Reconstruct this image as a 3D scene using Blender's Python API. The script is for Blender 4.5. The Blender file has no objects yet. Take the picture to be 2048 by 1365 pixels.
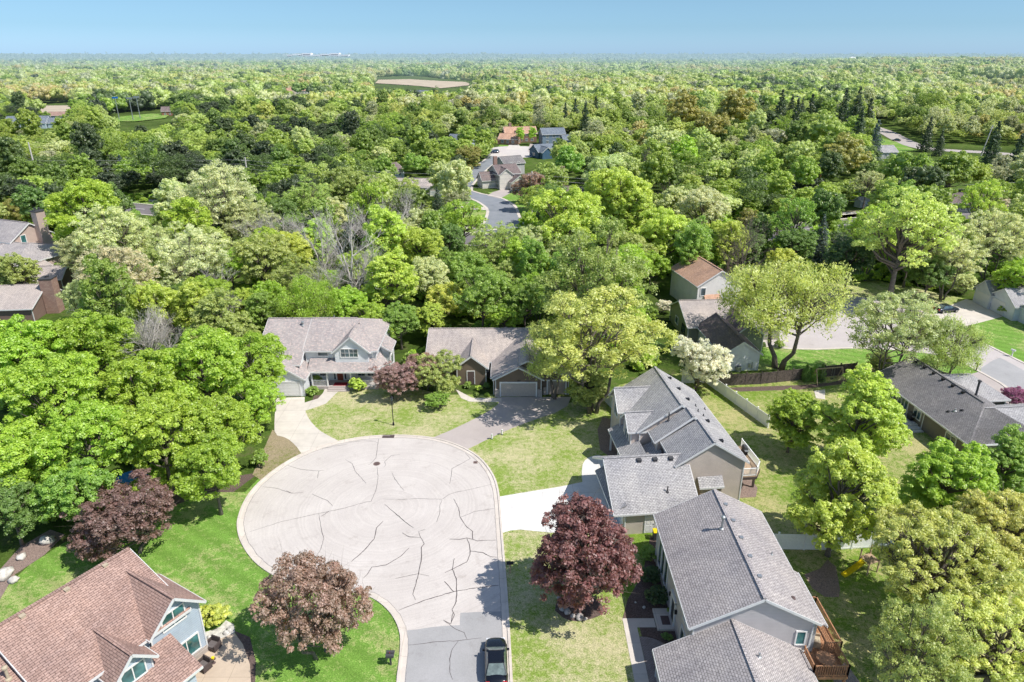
import bpy, math, random
import numpy as np
from math import sin, cos, tan, radians, pi, atan, sqrt, hypot
from mathutils import Vector, Matrix
from mathutils.geometry import tessellate_polygon
from mathutils import noise as mnoise

random.seed(7)
C = bpy.context.scene.collection
R = radians

# ------------------------------------------------------------------ survey frame
# The drone stands at (0,0,45) looking north (+Y); survey() gives the ground (or height z) point
# measured from the aerial photograph, everything is then built in world metres.
CH, CF, HOR = 45.0, 1390.0, 106.0
TH = atan((682.5 - HOR) / CF)
def survey(px, py, z=0.0):
    x = (px - 1024) / CF; y = (682.5 - py) / CF
    d = (x, cos(TH) + y * sin(TH), -sin(TH) + y * cos(TH))
    t = (z - CH) / d[2]
    return (d[0] * t, d[1] * t)
def pxm(x, y, z=0.0):
    return CF / (y * cos(TH) + (CH - z) * sin(TH))
def to_px(x, y, z=0.0):
    w = z - CH; c = y * cos(TH) - w * sin(TH); u = y * sin(TH) + w * cos(TH)
    return 1024 + CF * x / c, 682.5 - CF * u / c

def hgt(x, y):
    d = hypot(x, y)
    if d < 420: return 0.0
    k = min(1.0, (d - 420) / 500.0)
    n = mnoise.noise(Vector((x / 420.0, y / 420.0, 3.1)))
    n2 = mnoise.noise(Vector((x / 1500.0, y / 1500.0, 8.1)))
    z = k * (5.5 * n + 4.0 * n2 * min(1, d / 2500.0) - 1.5)
    # long rise on the right hand horizon and a low ridge far left
    a = math.atan2(x, y)
    if d > 1000:
        t = min(1, (d - 1000) / 900.0) * max(0, 1 - (d - 1900) / 2600.0 if d > 1900 else 1)
        w = max(0.0, min(1.0, (a - 0.30) / 0.14))
        z += 19.0 * t * w
    return z

# ------------------------------------------------------------------ materials
def newmat(name):
    m = bpy.data.materials.new(name); m.use_nodes = True
    nt = m.node_tree; nt.nodes.clear()
    return m, nt
def N(nt, t, **kw):
    n = nt.nodes.new(t)
    for k, v in kw.items():
        if k.startswith('i_'):
            n.inputs[k[2:].replace('_', ' ')].default_value = v
        else: setattr(n, k, v)
    return n
def lk(nt, a, b): nt.links.new(a, b)
def ramp(nt, stops, interp='LINEAR'):
    r = nt.nodes.new('ShaderNodeValToRGB'); r.color_ramp.interpolation = interp
    e = r.color_ramp.elements
    while len(e) > 1: e.remove(e[-1])
    e[0].position = stops[0][0]; e[0].color = (*stops[0][1], 1)
    for p, c in stops[1:]:
        q = e.new(p); q.color = (*c, 1)
    return r
def bsdf(nt, rough=0.8, metal=0.0, spec=0.3):
    b = nt.nodes.new('ShaderNodeBsdfPrincipled'); o = nt.nodes.new('ShaderNodeOutputMaterial')
    b.inputs['Roughness'].default_value = rough; b.inputs['Metallic'].default_value = metal
    b.inputs['Specular IOR Level'].default_value = spec
    lk(nt, b.outputs[0], o.inputs[0]); return b
def mixc(nt, fac, a, b, mode='MIX'):
    m = nt.nodes.new('ShaderNodeMix'); m.data_type = 'RGBA'; m.blend_type = mode
    for s, v in ((m.inputs[0], fac), (m.inputs[6], a), (m.inputs[7], b)):
        if hasattr(v, 'links'): lk(nt, v, s)
        elif isinstance(v, tuple): s.default_value = (*v, 1)
        else: s.default_value = v
    return m.outputs[2]
def mth(nt, op, a, b=None, c=None):
    m = nt.nodes.new('ShaderNodeMath'); m.operation = op
    for i, v in enumerate((a, b, c)):
        if v is None: continue
        if hasattr(v, 'links'): lk(nt, v, m.inputs[i])
        else: m.inputs[i].default_value = v
    return m.outputs[0]
def noise(nt, vec, scale, detail=3, rough=0.55):
    n = N(nt, 'ShaderNodeTexNoise'); n.inputs['Scale'].default_value = scale
    n.inputs['Detail'].default_value = detail; n.inputs['Roughness'].default_value = rough
    lk(nt, vec, n.inputs['Vector']); return n.outputs['Fac']
def pos(nt): return N(nt, 'ShaderNodeNewGeometry').outputs['Position']
def bump(nt, b, h, strength=0.3, dist=0.02):
    n = N(nt, 'ShaderNodeBump'); n.inputs['Strength'].default_value = strength; n.inputs['Distance'].default_value = dist
    lk(nt, h, n.inputs['Height']); lk(nt, n.outputs[0], b.inputs['Normal'])

def plain(name, col, rough=0.7, metal=0.0, spec=0.3, var=0.12, scale=6.0):
    m, nt = newmat(name); b = bsdf(nt, rough, metal, spec)
    f = noise(nt, pos(nt), scale, 4)
    r = ramp(nt, [(0.3, tuple(c * (1 - var) for c in col)), (0.7, tuple(min(1, c * (1 + var)) for c in col))])
    lk(nt, f, r.inputs[0]); lk(nt, r.outputs[0], b.inputs['Base Color']); return m

def glassy(name, col=(0.03, 0.05, 0.06)):
    m, nt = newmat(name); b = bsdf(nt, 0.06, 0.0, 0.8)
    f = noise(nt, pos(nt), 0.9, 2)
    r = ramp(nt, [(0.35, col), (0.7, tuple(c * 3 for c in col))]); lk(nt, f, r.inputs[0])
    lk(nt, r.outputs[0], b.inputs['Base Color']); return m

def shingle(name, c1, c2, row=0.17, wid=0.34, spots=None):
    m, nt = newmat(name); b = bsdf(nt, 0.95, 0, 0.15)
    uv = N(nt, 'ShaderNodeUVMap').outputs[0]
    bt = N(nt, 'ShaderNodeTexBrick'); lk(nt, uv, bt.inputs['Vector'])
    bt.inputs['Scale'].default_value = 1.0; bt.inputs['Brick Width'].default_value = wid; bt.inputs['Row Height'].default_value = row
    bt.inputs['Mortar Size'].default_value = 0.022; bt.inputs['Mortar Smooth'].default_value = 0.3; bt.inputs['Bias'].default_value = 0.0
    bt.inputs['Color1'].default_value = (*c1, 1); bt.inputs['Color2'].default_value = (*c2, 1)
    bt.inputs['Mortar'].default_value = (*[c * 0.42 for c in c1], 1)
    p = pos(nt)
    f = noise(nt, p, 5.0, 4, 0.7)
    r = ramp(nt, [(0.3, (0.72,) * 3), (0.5, (1.0,) * 3), (0.72, (1.3,) * 3)]); lk(nt, f, r.inputs[0])
    col = mixc(nt, 1.0, bt.outputs[0], r.outputs[0], 'MULTIPLY')
    f2 = noise(nt, p, 0.35, 3)
    r2 = ramp(nt, [(0.3, (0.84, 0.84, 0.86)), (0.7, (1.1, 1.08, 1.05))]); lk(nt, f2, r2.inputs[0])
    col = mixc(nt, 1.0, col, r2.outputs[0], 'MULTIPLY')
    sc_ = N(nt, 'ShaderNodeVectorMath', operation='MULTIPLY'); lk(nt, uv, sc_.inputs[0]); sc_.inputs[1].default_value = (1.6, .14, 1)
    f4 = noise(nt, sc_.outputs[0], 1.0, 5, .7); r4 = ramp(nt, [(.3, (.86, .86, .87)), (.55, (1, 1, 1)), (.75, (1.08, 1.07, 1.05))]); lk(nt, f4, r4.inputs[0])
    col = mixc(nt, 1.0, col, r4.outputs[0], 'MULTIPLY')
    if spots:
        f3 = noise(nt, uv, 3.2, 2, 0.6)
        r3 = ramp(nt, [(0.55, (0, 0, 0)), (0.6, (1, 1, 1))]); lk(nt, f3, r3.inputs[0])
        col = mixc(nt, r3.outputs[0], col, spots)
    lk(nt, col, b.inputs['Base Color']); bump(nt, b, bt.outputs[1], 0.5, -0.02); return m

def siding(name, col, step=0.18, dark=0.62):
    m, nt = newmat(name); b = bsdf(nt, 0.6, 0, 0.3)
    p = pos(nt); s = N(nt, 'ShaderNodeSeparateXYZ'); lk(nt, p, s.inputs[0])
    fr = mth(nt, 'FRACT', mth(nt, 'MULTIPLY', s.outputs[2], 1.0 / step))
    r = ramp(nt, [(0.0, tuple(c * dark for c in col)), (0.16, col), (1.0, tuple(min(1, c * 1.04) for c in col))])
    lk(nt, fr, r.inputs[0])
    f = noise(nt, p, 0.8, 4); r2 = ramp(nt, [(0.3, (0.9,) * 3), (0.7, (1.04,) * 3)]); lk(nt, f, r2.inputs[0])
    lk(nt, mixc(nt, 1.0, r.outputs[0], r2.outputs[0], 'MULTIPLY'), b.inputs['Base Color'])
    bump(nt, b, fr, 0.6, 0.02); return m

def brick(name, c1, c2, mort, w=0.22, h=0.075):
    m, nt = newmat(name); b = bsdf(nt, 0.9, 0, 0.2)
    tc = N(nt, 'ShaderNodeUVMap').outputs[0]
    bt = N(nt, 'ShaderNodeTexBrick'); lk(nt, tc, bt.inputs['Vector'])
    bt.inputs['Scale'].default_value = 1; bt.inputs['Brick Width'].default_value = w; bt.inputs['Row Height'].default_value = h
    bt.inputs['Mortar Size'].default_value = 0.012
    bt.inputs['Color1'].default_value = (*c1, 1); bt.inputs['Color2'].default_value = (*c2, 1); bt.inputs['Mortar'].default_value = (*mort, 1)
    lk(nt, bt.outputs[0], b.inputs['Base Color']); bump(nt, b, bt.outputs[1], 0.4, -0.01); return m

def lawn_mat(name, green, green2, dry, amount, stripes=0.0):
    m, nt = newmat(name); b = bsdf(nt, 0.95, 0, 0.1)
    p = pos(nt)
    big = noise(nt, p, 0.13, 4, 0.7); mid = noise(nt, p, 1.7, 6, 0.78); fine = noise(nt, p, 9.0, 4, 0.75)
    r = ramp(nt, [(0.25, green2), (0.75, green)]); lk(nt, mid, r.inputs[0])
    k = mth(nt, 'ADD', mth(nt, 'MULTIPLY', big, 0.72), mth(nt, 'MULTIPLY', mid, 0.73))
    k = mth(nt, 'ADD', k, mth(nt, 'MULTIPLY', fine, 0.35))
    rk = ramp(nt, [(0.0, (0, 0, 0)), (1.0, (1, 1, 1))])
    rk.color_ramp.elements[0].position = 1.02 - amount * 0.17; rk.color_ramp.elements[1].position = 1.22 - amount * 0.17
    lk(nt, k, rk.inputs[0])
    col = mixc(nt, rk.outputs[0], r.outputs[0], dry)
    rf = ramp(nt, [(0.25, (0.42,) * 3), (0.5, (1.0,) * 3), (0.8, (1.7,) * 3)]); lk(nt, fine, rf.inputs[0])
    col = mixc(nt, 1.0, col, rf.outputs[0], 'MULTIPLY')
    if stripes:
        s = N(nt, 'ShaderNodeSeparateXYZ'); lk(nt, p, s.inputs[0])
        a = mth(nt, 'ADD', mth(nt, 'MULTIPLY', s.outputs[0], 0.55), mth(nt, 'MULTIPLY', s.outputs[1], 0.83))
        w = mth(nt, 'SINE', mth(nt, 'ADD', mth(nt, 'MULTIPLY', a, 3.2), mth(nt, 'MULTIPLY', mid, 3.0)))
        g = mth(nt, 'MULTIPLY_ADD', w, stripes, 1.0)
        cc = N(nt, 'ShaderNodeCombineColor')
        for i in range(3): lk(nt, g, cc.inputs[i])
        col = mixc(nt, 1.0, col, cc.outputs[0], 'MULTIPLY')
    lk(nt, col, b.inputs['Base Color']); bump(nt, b, fine, 0.8, 0.08); return m

def pave_mat(name, c1, c2, swirl=None, speck=14.0):
    m, nt = newmat(name); b = bsdf(nt, 0.93, 0, 0.2)
    p = pos(nt)
    f = noise(nt, p, 0.25, 5, 0.6); r = ramp(nt, [(0.3, c1), (0.7, c2)]); lk(nt, f, r.inputs[0])
    fine = noise(nt, p, speck, 4, 0.8); rf = ramp(nt, [(0.25, (0.8,) * 3), (0.5, (1.0,) * 3), (0.8, (1.14,) * 3)]); lk(nt, fine, rf.inputs[0])
    col = mixc(nt, 1.0, r.outputs[0], rf.outputs[0], 'MULTIPLY')
    if swirl:
        v = N(nt, 'ShaderNodeVectorMath', operation='SUBTRACT'); lk(nt, p, v.inputs[0]); v.inputs[1].default_value = (swirl[0], swirl[1], 0)
        ln = N(nt, 'ShaderNodeVectorMath', operation='LENGTH'); lk(nt, v.outputs[0], ln.inputs[0])
        n1 = noise(nt, p, 0.35, 3)
        rad = mth(nt, 'ADD', mth(nt, 'MULTIPLY', ln.outputs['Value'], 1.0), mth(nt, 'MULTIPLY', n1, 0.8))
        c = N(nt, 'ShaderNodeCombineXYZ'); lk(nt, rad, c.inputs[0])
        n2 = noise(nt, c.outputs[0], 3.0, 4, 0.7)
        r2 = ramp(nt, [(0.3, (0.89, 0.885, 0.88)), (0.52, (1, 1, 1)), (0.7, (1.07, 1.07, 1.07))]); lk(nt, n2, r2.inputs[0])
        col = mixc(nt, 1.0, col, r2.outputs[0], 'MULTIPLY')
    # stains
    st = noise(nt, p, 0.55, 7, 0.75); rs = ramp(nt, [(0.28, (0.80, 0.78, 0.77)), (0.44, (1, 1, 1)), (0.60, (1, 1, 1)), (0.75, (1.08, 1.07, 1.06))]); lk(nt, st, rs.inputs[0])
    col = mixc(nt, 1.0, col, rs.outputs[0], 'MULTIPLY')
    lk(nt, col, b.inputs['Base Color']); bump(nt, b, fine, 0.25, 0.01); return m

def slab_mat(name, col, joint=3.0):
    """concrete flags with saw-cut joints"""
    m, nt = newmat(name); b = bsdf(nt, 0.9, 0, 0.2)
    p = pos(nt)
    f = noise(nt, p, 0.7, 5, 0.65); r = ramp(nt, [(0.3, tuple(c * .88 for c in col)), (0.7, tuple(c * 1.06 for c in col))]); lk(nt, f, r.inputs[0])
    bt = N(nt, 'ShaderNodeTexBrick', offset=0.0); lk(nt, p, bt.inputs['Vector'])
    bt.inputs['Scale'].default_value = 1; bt.inputs['Brick Width'].default_value = joint; bt.inputs['Row Height'].default_value = joint
    bt.inputs['Mortar Size'].default_value = 0.025; bt.inputs['Mortar Smooth'].default_value = 0.5
    bt.inputs['Color1'].default_value = (1, 1, 1, 1); bt.inputs['Color2'].default_value = (0.93, 0.93, 0.93, 1); bt.inputs['Mortar'].default_value = (0.7, 0.68, 0.66, 1)
    fine = noise(nt, p, 18, 3, 0.8); rf = ramp(nt, [(0.3, (0.92,) * 3), (0.7, (1.06,) * 3)]); lk(nt, fine, rf.inputs[0])
    c = mixc(nt, 1.0, r.outputs[0], bt.outputs[0], 'MULTIPLY'); c = mixc(nt, 1.0, c, rf.outputs[0], 'MULTIPLY')
    lk(nt, c, b.inputs['Base Color']); return m

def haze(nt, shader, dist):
    """aerial haze painted on: mixes pale blue glow into far materials, more with distance"""
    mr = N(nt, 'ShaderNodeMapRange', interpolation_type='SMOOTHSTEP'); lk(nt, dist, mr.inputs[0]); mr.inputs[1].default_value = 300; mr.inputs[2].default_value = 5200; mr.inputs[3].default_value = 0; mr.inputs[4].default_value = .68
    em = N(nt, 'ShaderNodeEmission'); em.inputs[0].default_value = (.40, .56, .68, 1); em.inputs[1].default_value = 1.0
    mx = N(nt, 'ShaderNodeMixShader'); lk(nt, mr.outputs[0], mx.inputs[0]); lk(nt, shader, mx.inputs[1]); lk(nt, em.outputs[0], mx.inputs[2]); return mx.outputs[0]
def leaf_mat(name, woods=False, light=1.0):
    m, nt = newmat(name)
    o = N(nt, 'ShaderNodeOutputMaterial')
    tint = N(nt, 'ShaderNodeAttribute', attribute_name='tint').outputs['Fac']
    oi = N(nt, 'ShaderNodeObjectInfo')
    if woods:
        sc = N(nt, 'ShaderNodeVectorMath', operation='MULTIPLY'); lk(nt, oi.outputs['Location'], sc.inputs[0]); sc.inputs[1].default_value = (.7, 1.15, 0)
        zone = mth(nt, 'MULTIPLY_ADD', mth(nt, 'SUBTRACT', noise(nt, sc.outputs[0], 0.0028, 2, 0.5), .5), .55, noise(nt, sc.outputs[0], 0.0075, 3, 0.62))
        k = mth(nt, 'ADD', mth(nt, 'MULTIPLY', oi.outputs['Random'], 0.52), mth(nt, 'MULTIPLY_ADD', zone, 2.6, -1.06))
        r = ramp(nt, [(0.0, (0.10, 0.15, 0.07)), (0.13, (0.16, 0.25, 0.08)), (0.24, (0.22, 0.35, 0.08)), (0.36, (0.36, 0.51, 0.09)), (0.47, (0.49, 0.61, 0.13)),
                      (0.58, (0.58, 0.68, 0.26)), (0.68, (0.68, 0.72, 0.40)), (0.76, (0.46, 0.47, 0.33)), (0.86, (0.60, 0.66, 0.20)), (1.0, (0.62, 0.54, 0.24))])
        sl = N(nt, 'ShaderNodeSeparateXYZ'); lk(nt, oi.outputs['Location'], sl.inputs[0])
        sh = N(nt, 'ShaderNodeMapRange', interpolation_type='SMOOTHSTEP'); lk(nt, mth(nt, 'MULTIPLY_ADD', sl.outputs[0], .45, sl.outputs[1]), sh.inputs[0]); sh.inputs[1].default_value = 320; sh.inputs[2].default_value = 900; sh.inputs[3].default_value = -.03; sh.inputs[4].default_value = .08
        s2 = N(nt, 'ShaderNodeMapRange', interpolation_type='SMOOTHSTEP'); lk(nt, mth(nt, 'ABSOLUTE', mth(nt, 'SUBTRACT', sl.outputs[1], 350)), s2.inputs[0]); s2.inputs[1].default_value = 90; s2.inputs[2].default_value = 190; s2.inputs[3].default_value = -.03; s2.inputs[4].default_value = 0  # cloud shade put into the leaf colour over the left middle band
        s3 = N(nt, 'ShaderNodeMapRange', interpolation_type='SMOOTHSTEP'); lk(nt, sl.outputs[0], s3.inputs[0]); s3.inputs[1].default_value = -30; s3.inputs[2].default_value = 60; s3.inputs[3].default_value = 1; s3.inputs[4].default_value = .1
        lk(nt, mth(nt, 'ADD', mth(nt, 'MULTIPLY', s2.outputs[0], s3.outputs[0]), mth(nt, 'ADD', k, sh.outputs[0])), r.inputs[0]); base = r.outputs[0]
        # distance haze painted into the leaf colour, bluer toward the horizon
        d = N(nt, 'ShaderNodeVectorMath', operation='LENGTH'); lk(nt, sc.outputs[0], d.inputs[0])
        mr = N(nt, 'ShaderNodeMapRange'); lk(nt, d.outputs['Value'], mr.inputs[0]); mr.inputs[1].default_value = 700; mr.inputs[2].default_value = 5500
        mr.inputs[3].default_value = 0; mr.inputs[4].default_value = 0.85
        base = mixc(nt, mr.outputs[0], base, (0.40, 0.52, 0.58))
    else:
        base = oi.outputs['Color']
    rt = ramp(nt, [(0.0, (0.64, 0.70, 0.60)), (0.4, (0.92, 0.96, 0.92)), (0.75, (1.10, 1.08, 1.03)), (1.0, (1.34, 1.25, 1.25))]); lk(nt, tint, rt.inputs[0])
    col = mixc(nt, 1.0, base, rt.outputs[0], 'MULTIPLY')
    hs = N(nt, 'ShaderNodeHueSaturation'); lk(nt, col, hs.inputs['Color'])
    lk(nt, mth(nt, 'MULTIPLY_ADD', oi.outputs['Random'], 0.014, 0.484), hs.inputs['Hue'])
    lk(nt, mth(nt, 'MULTIPLY_ADD', oi.outputs['Random'], 0.24, (0.97 if woods else 0.94) * light), hs.inputs['Value'])
    col = hs.outputs[0]
    df = N(nt, 'ShaderNodeBsdfDiffuse'); lk(nt, col, df.inputs[0])
    tr = N(nt, 'ShaderNodeBsdfTranslucent')
    lk(nt, mixc(nt, 1.0, col, (1.15, 1.15, 0.8), 'MULTIPLY'), tr.inputs[0])
    mx = N(nt, 'ShaderNodeMixShader'); mx.inputs[0].default_value = 0.46
    lk(nt, df.outputs[0], mx.inputs[1]); lk(nt, tr.outputs[0], mx.inputs[2])
    gl = N(nt, 'ShaderNodeBsdfGlossy'); gl.inputs['Roughness'].default_value = 0.5; gl.inputs[0].default_value = (1, 1, 1, 1)
    m2 = N(nt, 'ShaderNodeMixShader'); m2.inputs[0].default_value = 0.05
    lk(nt, mx.outputs[0], m2.inputs[1]); lk(nt, gl.outputs[0], m2.inputs[2])
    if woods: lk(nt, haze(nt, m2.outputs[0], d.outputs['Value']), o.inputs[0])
    else: lk(nt, m2.outputs[0], o.inputs[0])
    return m

M = {}
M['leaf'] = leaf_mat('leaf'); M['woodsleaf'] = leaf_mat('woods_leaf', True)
M['bark'] = plain('bark', (0.17, 0.145, 0.12), 0.95, var=0.35, scale=5)
M['palebark'] = plain('pale_bark', (0.56, 0.52, 0.47), 0.95, var=0.25, scale=5)
M['lush'] = lawn_mat('lawn_lush', (0.20, 0.36, 0.065), (0.145, 0.28, 0.045), (0.36, 0.41, 0.15), 0.7, 0.10)
M['patchy'] = lawn_mat('lawn_patchy', (0.29, 0.38, 0.08), (0.20, 0.30, 0.05), (0.53, 0.49, 0.28), 1.2)
M['dry'] = lawn_mat('lawn_dry', (0.20, 0.25, 0.06), (0.2, 0.2, 0.06), (0.36, 0.29, 0.19), 1.9)
M['yard'] = lawn_mat('lawn_yard', (0.19, 0.30, 0.04), (0.15, 0.25, 0.03), (0.46, 0.42, 0.20), 1.25)
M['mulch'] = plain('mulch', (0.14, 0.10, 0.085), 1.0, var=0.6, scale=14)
M['palemulch'] = plain('wood_chip_mulch', (0.27, 0.20, 0.17), 1.0, var=0.5, scale=12)
M['gravel'] = plain('gravel', (0.34, 0.29, 0.26), 1.0, var=0.5, scale=16)
M['road'] = pave_mat('old_pavement', (0.57, 0.52, 0.485), (0.65, 0.60, 0.56), swirl=(-13.3, 62.0))
M['asphalt'] = pave_mat('newer_asphalt', (0.36, 0.355, 0.355), (0.43, 0.42, 0.42))
M['bluasphalt'] = pave_mat('grey_asphalt', (0.23, 0.25, 0.28), (0.29, 0.305, 0.335))
M['drive'] = pave_mat('aged_drive', (0.44, 0.385, 0.36), (0.51, 0.45, 0.42))
M['conc'] = slab_mat('concrete', (0.70, 0.64, 0.57), 3.1)
M['whiteconc'] = slab_mat('white_concrete', (0.80, 0.78, 0.75), 3.4)
M['kerb'] = slab_mat('kerb_concrete', (0.70, 0.63, 0.56), 3.0)
M['crack'] = plain('crack_sealant', (0.10, 0.085, 0.085), 0.9)
M['iron'] = plain('cast_iron', (0.13, 0.09, 0.085), 0.8)
M['stain'] = plain('damp_stain', (0.27, 0.20, 0.17), 0.9, var=0.3)
M['tanfield'] = plain('bare_field', (0.50, 0.42, 0.32), 1.0, var=0.15, scale=0.05)
M['white'] = plain('white_paint', (0.80, 0.79, 0.77), 0.5, var=0.04)
M['vinyl'] = plain('white_vinyl', (0.95, 0.95, 0.93), 0.4, var=0.05)
M['trim'] = plain('trim_paint', (0.70, 0.70, 0.69), 0.5, var=0.05)
M['glass'] = glassy('window_glass'); M['glass2'] = glassy('teal_glass', (0.03, 0.09, 0.09))
M['carglass'] = plain('car_glass', (0.16, 0.20, 0.19), 0.08, spec=0.9, var=0.3, scale=3)
M['black'] = plain('black_metal', (0.02, 0.02, 0.024), 0.5)
M['darkgrey'] = plain('dark_grey', (0.07, 0.07, 0.075), 0.6)
M['steel'] = plain('galvanised_steel', (0.42, 0.44, 0.45), 0.4, metal=0.6)
M['deckwood'] = plain('cedar_deck', (0.42, 0.22, 0.12), 0.8, var=0.3, scale=7)
M['tanwood'] = plain('tan_wood', (0.45, 0.33, 0.22), 0.8, var=0.25)
M['fencewood'] = plain('weathered_fence', (0.12, 0.095, 0.085), 0.95, var=0.5, scale=6)
M['poleW'] = plain('utility_pole_wood', (0.60, 0.56, 0.52), 0.9, var=0.15, scale=2)
M['wire'] = plain('wire', (0.32, 0.32, 0.33), 0.6)
M['red'] = plain('red_door', (0.20, 0.05, 0.03), 0.5); M['redmat'] = plain('red_mat', (0.30, 0.03, 0.04), 0.9)
M['yellow'] = plain('yellow_plastic', (0.80, 0.62, 0.02), 0.4)
M['blue'] = plain('blue_tarp', (0.02, 0.16, 0.55), 0.6, var=0.3)
M['stone'] = plain('boulder', (0.45, 0.41, 0.38), 0.95, var=0.4, scale=3)
M['palestone'] = plain('pale_boulder', (0.60, 0.57, 0.52), 0.95, var=0.3, scale=3)
M['wicker'] = plain('brown_wicker', (0.085, 0.065, 0.06), 0.8, var=0.4, scale=20)
M['cushion'] = plain('dark_cushion', (0.15, 0.13, 0.125), 0.9)
M['tancushion'] = plain('tan_cushion', (0.5, 0.42, 0.30), 0.9)
M['tyre'] = plain('tyre_rubber', (0.02, 0.02, 0.02), 0.9)
M['rim'] = plain('alloy_rim', (0.5, 0.5, 0.5), 0.3, metal=0.8)
M['redlight'] = plain('tail_light', (0.5, 0.02, 0.02), 0.3)
M['lamp'] = plain('headlight', (0.7, 0.72, 0.75), 0.15)
M['pink'] = plain('pink_seat', (0.6, 0.3, 0.28), 0.8)
M['pavers'] = brick('paver_brick', (0.30, 0.25, 0.23), (0.38, 0.33, 0.31), (0.16, 0.13, 0.12), 0.24, 0.12)
M['brownbrick'] = brick('brown_brick', (0.32, 0.20, 0.165), (0.40, 0.27, 0.22), (0.2, 0.14, 0.12), 0.5, 0.28)
M['stonebrick'] = brick('stone_veneer', (0.42, 0.37, 0.33), (0.55, 0.49, 0.44), (0.35, 0.31, 0.28), 0.45, 0.2)
def paint(name, col):
    m, nt = newmat(name); b = bsdf(nt, 0.22, 0.2, 0.6); b.inputs['Base Color'].default_value = (*col, 1)
    b.inputs['Coat Weight'].default_value = 0.7; b.inputs['Coat Roughness'].default_value = 0.05
    f = noise(nt, pos(nt), 30, 2); r = ramp(nt, [(0.3, (0.18,) * 3), (0.7, (0.30,) * 3)]); lk(nt, f, r.inputs[0]); lk(nt, r.outputs[0], b.inputs['Roughness'])
    return m

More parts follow.
